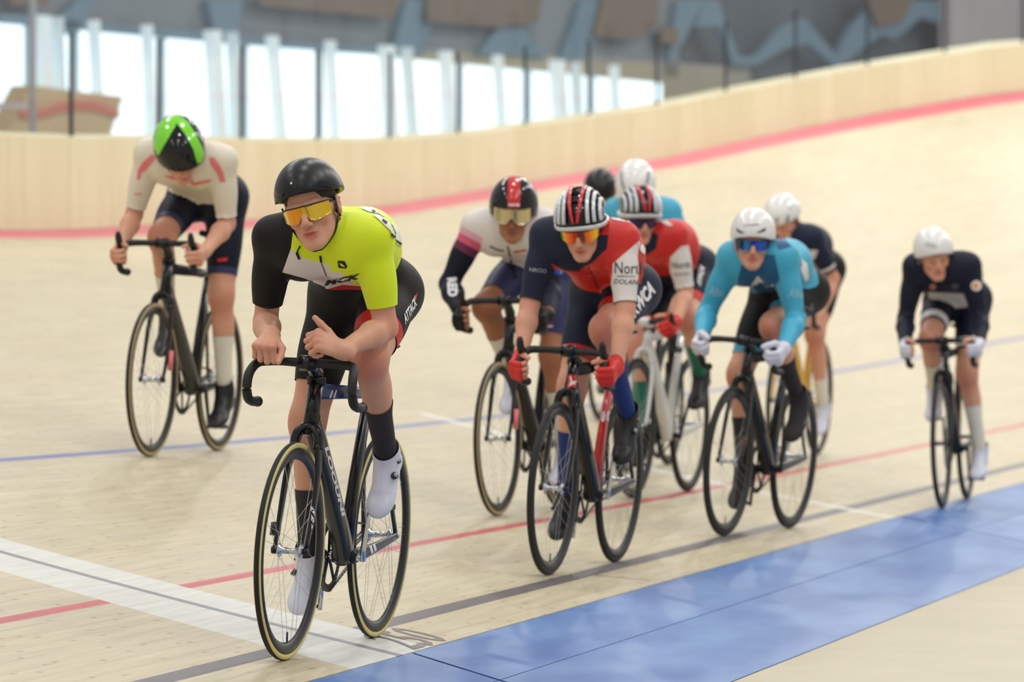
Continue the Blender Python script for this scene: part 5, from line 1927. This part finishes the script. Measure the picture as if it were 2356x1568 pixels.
# --- navy and red rider, front of the bunch
def d_j(G, ps, L):
    G.paint(1, [], labs=('armR', 'foreR'))
    al = ('armR', 'foreR', 'torso', 'neck')
    G.paint_poly(1, ps, [(1120, 400), (1335, 400), (1335, 560), (1120, 560)], al)
    G.paint_poly(1, ps, [(1120, 560), (1262, 560), (1262, 720), (1120, 720)], al)
    G.paint_poly(1, ps, [(1262, 558), (1335, 558), (1335, 624), (1300, 623), (1262, 602)], al)
    G.paint_poly(1, ps, [(1300, 540), (1400, 540), (1396, 572), (1362, 605), (1330, 622), (1300, 622)], ('torso', 'neck'), chestfront(L, .05))
    G.paint_poly(2, ps, [(1468, 556), (1410, 606), (1400, 720), (1490, 720), (1490, 556)], ('armL', 'foreL'))
def ds(G, ps, L):
    pass
D = place('D', (1262, 1322), (1410, 1293), 3.5, 88, dict(barz=.86, sz=.95, depth=.032, hoods=True, seat=M_REDFR, seatlabel='bright red seat tube', crank=M_SILV, cranklabel='silver crank arm'),
    'black track bicycle with a bright red seat tube under the navy and red rider',
    dict(label='cyclist in navy and red jersey at head of bunch, ribbed silver helmet, orange mirrored glasses',
         shR=(1258, 540), shL=(1432, 548), elR=(1238, 672), elL=(1432, 700), eye=(1330, 543), head=(-10, 25, -4), hy=.17, torso=.50, hipz=1.06,
         knL=(1388, 755), knR=(1318, 850), pitchL=46, pitchR=36, handR=dict(kind='drop', off=(0, 0, -.01)), handL=dict(kind='drop', off=(0, 0, -.01)), h=.0078, hq=.42, hdq=.42, thigh=.44, shin=.43,
         sleeve=.92, jersey_m=[M_RED2, M_NAVY, M_WHT], shorts_m=[M_NAVY, M_RED2], sock_m=M_BLUSOCK, sock=(.38, .40), shoe_m=M_BSHOE, glove_m=M_RED2, fingerless=True, glove_label='red fingerless glove',
         glasses=L_FIRE, gl_label='orange and red mirrored glasses', helmet=dict(kind='rib', m=M_HSIL, red=M_HRED, dark=M_HGBLK, label='silver and red ribbed helmet'),
         hem=.74, waist=.30, jersey_paint=[d_j], shorts_paint=[stripe_shorts_hem(1, .045, -.01)],  mouth=.005))

# --- team mate behind on the white bicycle
def e_j(G, ps, L):
    G.paint_poly(1, ps, [(1380, 480), (1440, 480), (1440, 720), (1380, 720)], ('armR', 'foreR', 'torso'))
    G.paint_poly(2, ps, [(1568, 566), (1542, 592), (1540, 690), (1610, 690), (1610, 560)], ('armL', 'foreL'))
    G.paint_poly(1, ps, [(1440, 500), (1515, 540), (1510, 572), (1480, 592), (1440, 590)], ('torso', 'neck'), chestfront(L, .05))
E_ = place('E', (1455, 1145), (1578, 1130), 2.0, 118, dict(barz=.84, sz=.95, depth=.03, frame=M_WFR, stem=M_WFR, stay=M_WFR, hoods=True, seat=M_WFR),
    'white track bicycle ridden by the second red-jersey rider',
    dict(label='second cyclist in red and white jersey on the white bicycle, dark purple glasses',
         shR=(1410, 556), shL=(1552, 540), elR=(1400, 660), elL=(1578, 690), eye=(1484, 512), head=(14, 18, 0), hy=.16, torso=.50, hipz=1.06,
         knL=(1590, 775), knR=(1468, 800), pitchL=32, pitchR=28, handR=dict(kind='hood', off=(0, 0, -.03)), handL=dict(kind='hood', off=(.03, 0, -.03)), thigh=.44, shin=.43,
         sleeve=.90, jersey_m=[M_RED2, M_NAVY, M_WHT], shorts_m=[M_NAVYD, M_RED2], sock_m=M_GRSOCK, sock=(.40, .40), shoe_m=M_BSHOE, dials=False, glove_m=M_RED2, fingerless=True, glove_label='red fingerless glove',
         glasses=L_PURP, helmet=dict(kind='rib', m=M_HSIL, red=M_HRED, dark=M_HGBLK, label='silver and red ribbed helmet'),
         hem=.78, waist=.30, jersey_paint=[e_j], shorts_paint=[stripe_shorts_hem(1, .045, -.01)]))

# --- two more riders almost hidden behind
F_ = place('F', (1443, 1085), (1494, 1076), 1.0, 30, dict(barz=.90, sz=.97),
    'black track bicycle mostly hidden behind the white one',
    dict(label='cyclist in turquoise behind the ribbed helmets, plain white aero helmet, head down',
         shR=(1416, 486), shL=(1538, 486), elR=(1404, 590), elL=(1560, 590), eye=(1461, 462), head=(-4, 40, 0), hy=.14, torso=.50, hipz=1.06, h=.010,
         knL=(1560, 720), knR=(1470, 720), pitchL=25, pitchR=25, handR=dict(kind='drop'), handL=dict(kind='drop'), thigh=.44, shin=.43,
         sleeve=1.85, jersey_m=[M_CYAN, M_TEAL], shorts_m=[M_JBLK, M_CYAN], sock_m=M_CHAR, sock=.4, shoe_m=M_BSHOE, dials=False,
         helmet=dict(kind='dome', m=M_HWHT, R=(.104, .136, .114), rim=(.02, -.01, -.03), label='white aero helmet with thin green lines'),
         hem=.78, waist=.2, skinsuit=True))
G_ = place('G', (1382, 967), (1440, 958), 0.0, 60, dict(barz=.90, sz=.97),
    'black track bicycle hidden behind the bunch of red jerseys',
    dict(label='cyclist hidden behind the bunch, only a round matt black helmet showing',
         shR=(1338, 500), shL=(1440, 500), elR=(1330, 590), elL=(1450, 590), eye=(1382, 462), head=(0, 34, 0), hy=.13, torso=.44, hipz=1.02, h=.010, hs=.96,
         knL=(1450, 720), knR=(1400, 720), pitchL=25, pitchR=25, handR=dict(kind='drop'), handL=dict(kind='drop'), thigh=.43, shin=.42,
         sleeve=.8, jersey_m=[M_YEL, M_TEAL], shorts_m=[M_JBLK, M_CYAN], sock_m=M_CHAR, sock=.4, shoe_m=M_BSHOE, dials=False,
         helmet=dict(kind='dome', m=M_HBLK, R=(.104, .130, .116), rim=(.02, -.01, -.03), label='matt black helmet'),
         hem=.78, waist=.25))

# --- turquoise rider with white gloves
def h_j(G, ps, L):
    G.paint_poly(1, ps, [(1712, 585), (1698, 640), (1690, 770), (1800, 770), (1796, 650), (1782, 585)], ('torso', 'pelvis', 'neck', 'thighL', 'thighR'), chestfront(L, .10))
    G.paint_poly(1, ps, [(1778, 540), (1800, 542), (1822, 568), (1790, 575)], ('torso', 'armL', 'neck'))
    G.paint_poly(2, ps, [(1600, 690), (1690, 676), (1850, 668), (1850, 800), (1600, 800)], ('torso', 'pelvis', 'thighL', 'thighR'))
H_ = place('H', (1665, 1232), (1785, 1218), 4.0, 88, dict(barz=.87, sz=.95, depth=.034, hoods=False, stay=M_GREYB),
    'black track bicycle ridden by the turquoise cyclist with white gloves',
    dict(label='cyclist in long-sleeved turquoise skinsuit and white gloves, white helmet, blue mirrored glasses',
         shR=(1686, 590), shL=(1802, 590), elR=(1640, 690), elL=(1830, 745), eye=(1733, 563), head=(-2, 12, 2), hy=.16, torso=.49, hipz=1.06,
         knL=(1772, 735), knR=(1700, 860), pitchL=44, pitchR=42, handR=dict(kind='drop', off=(0, .01, .03), d=(0, .8, -.5)), handL=dict(kind='drop', off=(0, .01, .01), d=(0, .8, -.5)), h=.008, thigh=.44, shin=.43,
         sleeve=1.95, jersey_m=[M_CYAN, M_TEAL, M_JBLK], shorts_m=[M_JBLK, M_CYAN], sock_m=M_CHAR, sock=(.45, .45), shoe_m=M_CHAR, cover=True, dials=False, shoe_label='charcoal overshoe', glove_m=M_WSHOE, glove_label='white full-finger glove',
         glasses=L_BLUE, gl_label='blue mirrored glasses', helmet=dict(kind='dome', m=M_HWHT, R=(.102, .128, .116), rim=(.040, .004, -.02), label='white helmet with two dark front slots', strap=M_HWHT),
         skinsuit=True, hem=.80, waist=.2, jersey_paint=[h_j], shorts_paint=[stripe_shorts_hem(1, .045, -.01)],  smile=.004))

# --- navy rider behind, yellow bicycle
def i_j(G, ps, L):
    G.paint_poly(1, ps, [(1840, 575), (1885, 575), (1885, 700), (1840, 700)], ('torso', 'pelvis'))
    for nm in 'LR':
        sh, el = L['arms'][nm][:2]
        n = nrm(el - sh); e = sh + (el - sh) * .8
        G.paint(2, [(e - n * .035, n), (e - n * .018, -n)], labs=('arm' + nm,))
I_ = place('I', (1792, 1058), (1868, 1047), 2.0, -60, dict(barz=.88, sz=.95, frame=M_YFR, seat=M_YFR, down=M_YFR),
    'yellow track bicycle half hidden behind the turquoise rider',
    dict(label='cyclist in short-sleeved navy jersey on the yellow bicycle, looking down, white slotted helmet',
         shR=(1770, 545), shL=(1868, 545), elR=(1760, 650), elL=(1918, 650), eye=(1792, 526), head=(-24, 34, -12), hy=.14, torso=.50, hipz=1.04,
         knL=(1872, 762), knR=(1810, 740), pitchL=28, pitchR=25, handR=dict(kind='drop'), handL=dict(kind='free', wrist=(1885, 725), y=.72, knuck=(1868, 752), y2=.78, n=(.5, 0, -.8), thumbside=(.8, .3, .4), curls=[(50, 60, 40)] * 4, thumb=[(.7, .6, .3), (.9, .4, .4), (.9, .2, .5)]), thigh=.44, shin=.43,
         sleeve=.80, jersey_m=[M_NAVY, M_WHT, M_WHT], shorts_m=[M_JBLK, M_JBLK], sock_m=M_WSOCK, sock=(.62, .6), shoe_m=M_WSHOE, dials=False,
         helmet=dict(kind='dome', m=M_HWHT, R=(.102, .134, .112), rim=(.036, .004, -.02), label='white helmet with long dark slots'),
         hem=.72, waist=.25, jersey_paint=[i_j], h=.0095))

# --- last rider on the right
def j_j(G, ps, L):
    G.paint_poly(1, ps, [(2136, 672), (2225, 676), (2225, 706), (2165, 712), (2140, 700)], ('torso', 'pelvis'), None)
J = place('J', (2168, 1168), (2222, 1148), -1.0, -72, dict(barz=.865, sz=.95, depth=.03, hub=M_MBLK),
    'black track bicycle ridden alone at far right over the blue band',
    dict(label='lone cyclist at far right in long-sleeved navy skinsuit with grey chest band, pale helmet',
         shR=(2106, 612), shL=(2228, 610), elR=(2096, 705), elL=(2246, 712), eye=(2158, 600), head=(8, 18, -8), hy=.15, torso=.48, hipz=1.03,
         knL=(2222, 845), knR=(2136, 800), pitchL=22, pitchR=32, handR=dict(kind='drop', off=(0, 0, .02)), handL=dict(kind='drop', off=(0, 0, .02)), thigh=.43, shin=.425,
         sleeve=1.9, jersey_m=[M_NAVYD, M_WHT], shorts_m=[M_NAVYD, M_INKW], sock_m=M_WSOCK, sock=(.42, .44), shoe_m=M_WSHOE, dials=False, glove_m=M_WSHOE, fingerless=True, glove_label='white fingerless glove',
         skinsuit=True, helmet=dict(kind='dome', m=M_HWHT, R=(.104, .132, .114), rim=(.044, .0, -.02), label='plain pale white helmet'), skin=M_SKIN,
         hem=.74, waist=.15, jersey_paint=[j_j], shorts_paint=[stripe_shorts_hem(1, .06, .015)]))
# ------------------------------------------------------------------ printed marks and lettering
def bike_bvh(c, *names):
    out = []
    def rec(o):
        if o.type == 'MESH' and any(o.name.split('.')[0] == n for n in names):
            out.append(BVHTree.FromPolygons([v.co.copy() for v in o.data.vertices], [list(p.vertices) for p in o.data.polygons]))
            c['_p'] = o
        for k in o.children: rec(k)
    rec(c['bike'])
    return out
def bike_part(c, name):
    def rec(o):
        if o.name.split('.')[0] == name: return o
        for k in o.children:
            r = rec(k)
            if r: return r
    return rec(c['bike'])
def hp_parent(c, V):
    return c

class Dec:
    def __init__(s, c):
        s.c = c; s.ps = c['ps']; s.all = [c['bj'], c['bs'], c['bh'], c['bb']]
    def P(s, pts, m, who='jersey', name='print', off=.0018, step=7):
        return patch(name, s.tg(who), pts, m, s.par(who), s.ps, off, step)
    def W(s, t, q, m, who='jersey', bold=.03, shear=0.0, off=.0018, step=5):
        return write(t, s.tg(who), q, m, s.par(who), s.ps, bold, shear, off, step)
    def tg(s, who):
        if who == 'helmet': return [s.c['bh']]
        if who in ('jersey', 'shorts'): return [s.c['bj'], s.c['bs']]
        return bike_bvh(s.c, who)
    def par(s, who):
        if who == 'helmet': return s.c['root']
        if who in ('jersey', 'shorts'): return s.c[who]
        return bike_part(s.c, who)

if 'B' in ctxs:
    d = Dec(ctxs['B'])
    d.W('ATTACK', [(932, 747), (959, 700), (954, 678), (926, 727)], M_INKW, 'shorts', .04, .2)
    d.P([(952, 683), (960, 672), (956, 690)], M_INKR, 'shorts')
    d.W('MCK', [(746, 657), (831, 640), (829, 628), (744, 646)], M_INKB, 'jersey', .05, .3)
    d.P([(777, 599), (793, 600), (799, 612), (796, 617), (779, 615)], M_INKB, name='chest_badge')
    d.P([(781, 604), (788, 606), (794, 613), (789, 612), (784, 609)], M_YEL, off=.003, name='chest_badge')
    d.P([(735, 587), (740, 588), (742, 603), (737, 602)], M_JBLK, name='zip_pull', off=.003)
    d.P([(738, 603), (740, 603), (753, 636), (751, 637)], M_INKB, name='zip')
    d.P([(690, 564), (693, 566), (686, 578), (692, 595), (687, 596), (681, 582)], M_JBLK, name='strap_end', off=.004)
    d.P([(784, 462), (815, 464), (850, 474), (885, 497), (915, 525), (938, 566), (931, 570), (912, 562), (896, 530), (870, 505), (846, 487), (815, 474)], M_INKW, name='race_number', off=.003)
    for q in [[(856, 484), (866, 489), (864, 493), (855, 488)], [(880, 505), (890, 512), (887, 517), (878, 509)], [(899, 536), (908, 545), (904, 548), (897, 540)], [(912, 553), (925, 561), (920, 564), (911, 557)]]:
        d.P(q, M_INKB, name='race_number_print', off=.0045)
    d.P([(624, 442), (654, 444), (650, 452), (627, 451)], M_HGBLK, 'helmet', 'vent')
    d.P([(697, 437), (722, 428), (738, 414), (754, 418), (764, 432), (744, 428), (728, 436)], M_HGBLK, 'helmet', 'vent')
    d.P([(668, 420), (672, 419), (673, 424), (669, 424)], M_INKW, 'helmet', 'badge')
    d.W('LOOUNI', [(746, 1030), (786, 1187), (794, 1184), (755, 1026)], M_INKW, 'down_tube', .05, 0, .001, 5)
    for y in (1160, 1182, 1204):
        d.P([(716, y), (723, y + 14), (724, y + 26), (716, y + 14)], M_INKW, 'fork_blade', 'stripe', .001)
    for k in range(3):
        x = 684 + k * 6
        d.P([(x, 828), (x + 10, 818), (x + 13, 818), (x + 3, 829)], mat('silver_print', (150, 146, 136), .4), 'stem', 'stripe', .001)
    for x in (848, 857):
        d.P([(x, 1252), (x + 5, 1249), (x + 11, 1270), (x + 6, 1274)], M_INKW, 'chain_stay', 'stripe', .001)
    for x in (757, 766):
        d.P([(x, 914), (x + 6, 897), (x + 9, 897), (x + 4, 915)], M_INKW, 'top_tube', 'stripe', .001)
if 'A' in ctxs:
    d = Dec(ctxs['A'])
    d.P([(350, 305), (349, 288), (362, 268), (385, 259), (412, 258), (420, 262), (400, 270), (380, 286), (367, 305), (361, 330), (365, 358), (354, 338)], M_GRN, 'helmet', 'green_stripe')
    d.P([(400, 276), (420, 270), (436, 286), (452, 312), (465, 340), (473, 368), (453, 376), (445, 345), (430, 315), (413, 292)], M_GRN, 'helmet', 'green_stripe')
    d.P([(350, 354), (358, 362), (352, 372), (338, 388), (326, 398), (321, 414), (315, 412), (317, 390), (330, 372)], M_PINK)
    d.P([(481, 362), (492, 362), (504, 378), (513, 396), (519, 418), (507, 419), (499, 398), (484, 378)], M_PINK)
    d.P([(376, 405), (412, 404), (424, 412), (426, 424), (418, 424), (412, 414), (396, 412)], M_PINK)
    d.P([(436, 412), (441, 412), (446, 420), (480, 413), (488, 414), (480, 419), (448, 427), (440, 424)], M_PINK)
    d.P([(310, 444), (327, 445), (326, 448), (310, 447)], M_PINK)
    d.P([(386, 503), (400, 502), (404, 510), (390, 511)], M_INKR, 'shorts')
    d.P([(500, 595), (524, 592), (522, 600), (502, 602)], M_INKR, 'shorts')
    d.P([(541, 404), (550, 399), (551, 403), (542, 409)], M_PINK)
if 'C' in ctxs:
    d = Dec(ctxs['C'])
    d.P([(1170, 396), (1196, 396), (1197, 440), (1196, 478), (1169, 478), (1168, 440)], M_HRED, 'helmet', 'red_stripe')
    d.W('HUUB', [(1170, 474), (1195, 474), (1195, 468), (1170, 468)], M_INKW, 'helmet', .05, 0, .003)
    d.W('RED', [(1029, 640), (1031, 683), (1054, 681), (1050, 637)], M_INKW, 'jersey', .05)
    d.P([(1166, 566), (1170, 566), (1188, 640), (1184, 642)], M_JBLK, name='zip')
    d.P([(1127, 564), (1146, 573), (1160, 575), (1160, 578), (1145, 576), (1127, 568)], M_INKB)
    d.P([(1182, 577), (1211, 573), (1211, 577), (1183, 581)], M_INKR)
    d.W('S', [(1100, 664), (1112, 656), (1110, 648), (1099, 656)], M_INKW, 'shorts', .04)
    d.P([(1251, 745), (1272, 745), (1272, 748), (1251, 748)], M_INKR, 'shorts')
    d.P([(1251, 749), (1272, 749), (1272, 752), (1251, 752)], M_INKW, 'shorts')
    d.P([(1275, 620), (1302, 620), (1302, 631), (1275, 631)], mat('royal_blue_print', (24, 60, 170), .5), 'shorts')
if 'D' in ctxs:
    d = Dec(ctxs['D'])
    d.W('North', [(1415, 629), (1483, 631), (1483, 604), (1415, 602)], M_INKB, 'jersey', .0)
    d.P([(1420, 634), (1462, 635), (1462, 636), (1420, 636)], M_INKB)
    d.W('DOLAN', [(1413, 652), (1467, 655), (1467, 643), (1413, 641)], M_INKB, 'jersey', .0, .2)
    d.W('KWCA', [(1460, 732), (1508, 672), (1494, 641), (1448, 704)], M_INKW, 'shorts', .05, .1)
    d.W('NROO', [(1219, 624), (1257, 628), (1257, 619), (1219, 615)], mat('silver_grey_print', (170, 174, 182), .5), 'jersey', .0)
    d.W('CYCLING', [(1340, 643), (1410, 628), (1410, 618), (1340, 634)], mat('faint_red_print', (222, 84, 74), .5), 'jersey', .02)
    d.P([(1352, 612), (1354, 612), (1378, 664), (1376, 665)], M_NAVY, name='zip')
    d.P([(1406, 496), (1440, 500), (1462, 512), (1440, 511), (1408, 505)], M_WHT)
    d.P([(1467, 553), (1476, 561), (1490, 580), (1488, 587), (1476, 581), (1467, 570)], M_INKW, name='race_number', off=.003)
    d.P([(1308, 862), (1334, 862), (1331, 895), (1305, 893)], M_REDFR, 'frame', 'red_band', .001)
    d.P([(1311, 866), (1314, 866), (1316, 876), (1322, 881), (1328, 876), (1329, 882), (1318, 884), (1309, 888), (1313, 878)], M_INKW, 'frame', 'badge', .002)
    for x in (1388, 1400):
        d.P([(x - 5, 957), (x - 3, 947), (x + 2, 945), (x + 5, 953), (x + 4, 964), (x, 970), (x - 4, 966)], M_INKW, 'seat_tube', 'badge', .001)
    d.W('NROO', [(1337, 846), (1357, 848), (1357, 839), (1337, 838)], M_PINK, 'shorts', .0)
if 'E' in ctxs:
    d = Dec(ctxs['E'])
    d.W('North', [(1547, 618), (1588, 616), (1588, 600), (1547, 602)], M_INKB, 'jersey', .0)
    d.W('DOLAN', [(1552, 634), (1586, 632), (1586, 626), (1552, 628)], M_INKB, 'jersey', .0)
    d.W('CYCLING', [(1494, 610), (1530, 594), (1529, 587), (1492, 602)], mat('faint_red_print', (222, 84, 74), .5), 'jersey', .02)
    d.P([(1513, 501), (1530, 503), (1548, 518), (1540, 520), (1522, 511)], M_WHT)
    d.W('KWCA', [(1611, 660), (1621, 618), (1611, 604), (1604, 645)], M_INKW, 'shorts', .04)
if 'F' in ctxs:
    d = Dec(ctxs['F'])
    for q in [[(1428, 394), (1431, 394), (1432, 415), (1439, 437), (1436, 438), (1429, 418)], [(1490, 392), (1493, 392), (1493, 410), (1487, 430), (1484, 428), (1489, 410)]]:
        d.P(q, M_GRSOCK, 'helmet', 'green_line')
if 'H' in ctxs:
    d = Dec(ctxs['H'])
    d.P([(1694, 523), (1700, 529), (1714, 535), (1704, 536), (1696, 532)], M_HGBLK, 'helmet', 'vent')
    d.P([(1739, 535), (1750, 530), (1762, 523), (1760, 531), (1748, 535)], M_HGBLK, 'helmet', 'vent')
    d.W('LAZER', [(1710, 520), (1747, 518), (1747, 514), (1711, 516)], mat('grey_ink', (110, 118, 128), .5), 'helmet', .02, .3)
    d.P([(1744, 633), (1758, 650), (1772, 655), (1782, 653), (1774, 662), (1761, 660), (1747, 647), (1738, 659), (1726, 658)], M_WHT, name='peak_badge')
    for x0, y0 in ((1629, 680), (1812, 684)):
        d.W('Alba', [(x0, y0), (x0 + 34, y0 + 1), (x0 + 34, y0 - 16), (x0 + 3, y0 - 24)], mat('pale_blue_print', (160, 204, 222), .5), 'jersey', .0, .3)
    d.W('N', [(1848, 720), (1870, 712), (1868, 698), (1848, 704)], mat('grey_ink2', (90, 94, 100), .5), 'shorts', .02)
    d.P([(1838, 592), (1856, 606), (1860, 640), (1852, 648), (1842, 622)], M_INKW, name='race_number', off=.003)
    d.P([(1713, 1005), (1722, 1002), (1722, 1026), (1712, 1028)], M_REDFR, 'fork_blade', 'red_band', .001)
    for k, y in enumerate((890, 912, 934, 956)):
        d.P([(1771 - k * 2, y), (1776 - k * 2, y - 4), (1775 - k * 2, y + 10), (1770 - k * 2, y + 12)], M_INKW, 'seat_tube', 'lettering', .001)
if 'I' in ctxs:
    d = Dec(ctxs['I'])
    d.P([(1812, 494), (1815, 495), (1814, 506), (1807, 514), (1803, 514), (1809, 505)], M_HGBLK, 'helmet', 'vent')
    d.P([(1786, 500), (1790, 501), (1789, 516), (1786, 512)], M_HGBLK, 'helmet', 'vent')
    d.P([(1816, 458), (1820, 462), (1819, 480), (1815, 478)], M_SILV, 'helmet', 'vent')
if 'J' in ctxs:
    d = Dec(ctxs['J'])
    def disc(x, y, r): return [(x + r * math.cos(a), y + r * math.sin(a)) for a in np.linspace(0, 2 * math.pi, 12, endpoint=False)]
    d.P(disc(2246, 657, 12), M_INKW, name='badge')
    d.P(disc(2245, 657, 8), mat('orange_print', (226, 150, 90), .5), off=.003, name='badge')
    d.P(disc(2146, 659, 7), mat('orange_print2', (190, 120, 90), .5), name='badge')
    d.P([(2190, 652), (2206, 652), (2206, 664), (2190, 664)], mat('dim_print', (80, 76, 80), .5), name='badge')
    d.P([(2133, 720), (2137, 727), (2145, 728), (2139, 734), (2139, 742), (2133, 737), (2126, 741), (2128, 733), (2123, 728), (2130, 727)], M_INKW, 'shorts', 'badge')
    d.W('KOO', [(2131, 567), (2155, 571), (2155, 560), (2131, 557)], mat('grey_ink3', (150, 152, 150), .5), 'helmet', .02)
    d.W('TREK', [(2161, 820), (2163, 868), (2171, 868), (2169, 820)], M_INKW, 'frame', .03, 0, .001)

# 250 painted beside the finish line
V, Fc = text_mesh('250', .01, 0)
P, T = refine(V, Fc, .06, [(0, 0), (1, 0), (1, 1), (0, 1)])
q = np.zeros((len(P), 3))
s_ = .17 + .44 * P[:, 0] ; v_ = -.262 + .215 * P[:, 1]
q = tpos(s_ + .42 * (v_ + .26), v_, .0012)
n250 = mobj('lettering', q, T, mat('grey_floor_print', (112, 104, 104), .5), FLOOR)
c_ = [(3.55, -.03), (3.60, -.22)]
t_ = tpos(np.array([3.5, 3.512, 3.66, 3.648]), np.array([-.03, -.03, -.23, -.23]), .0012)
mobj('tick_mark', t_, [[0, 1, 2, 3]], mat('grey_floor_print', (112, 104, 104), .5), FLOOR)
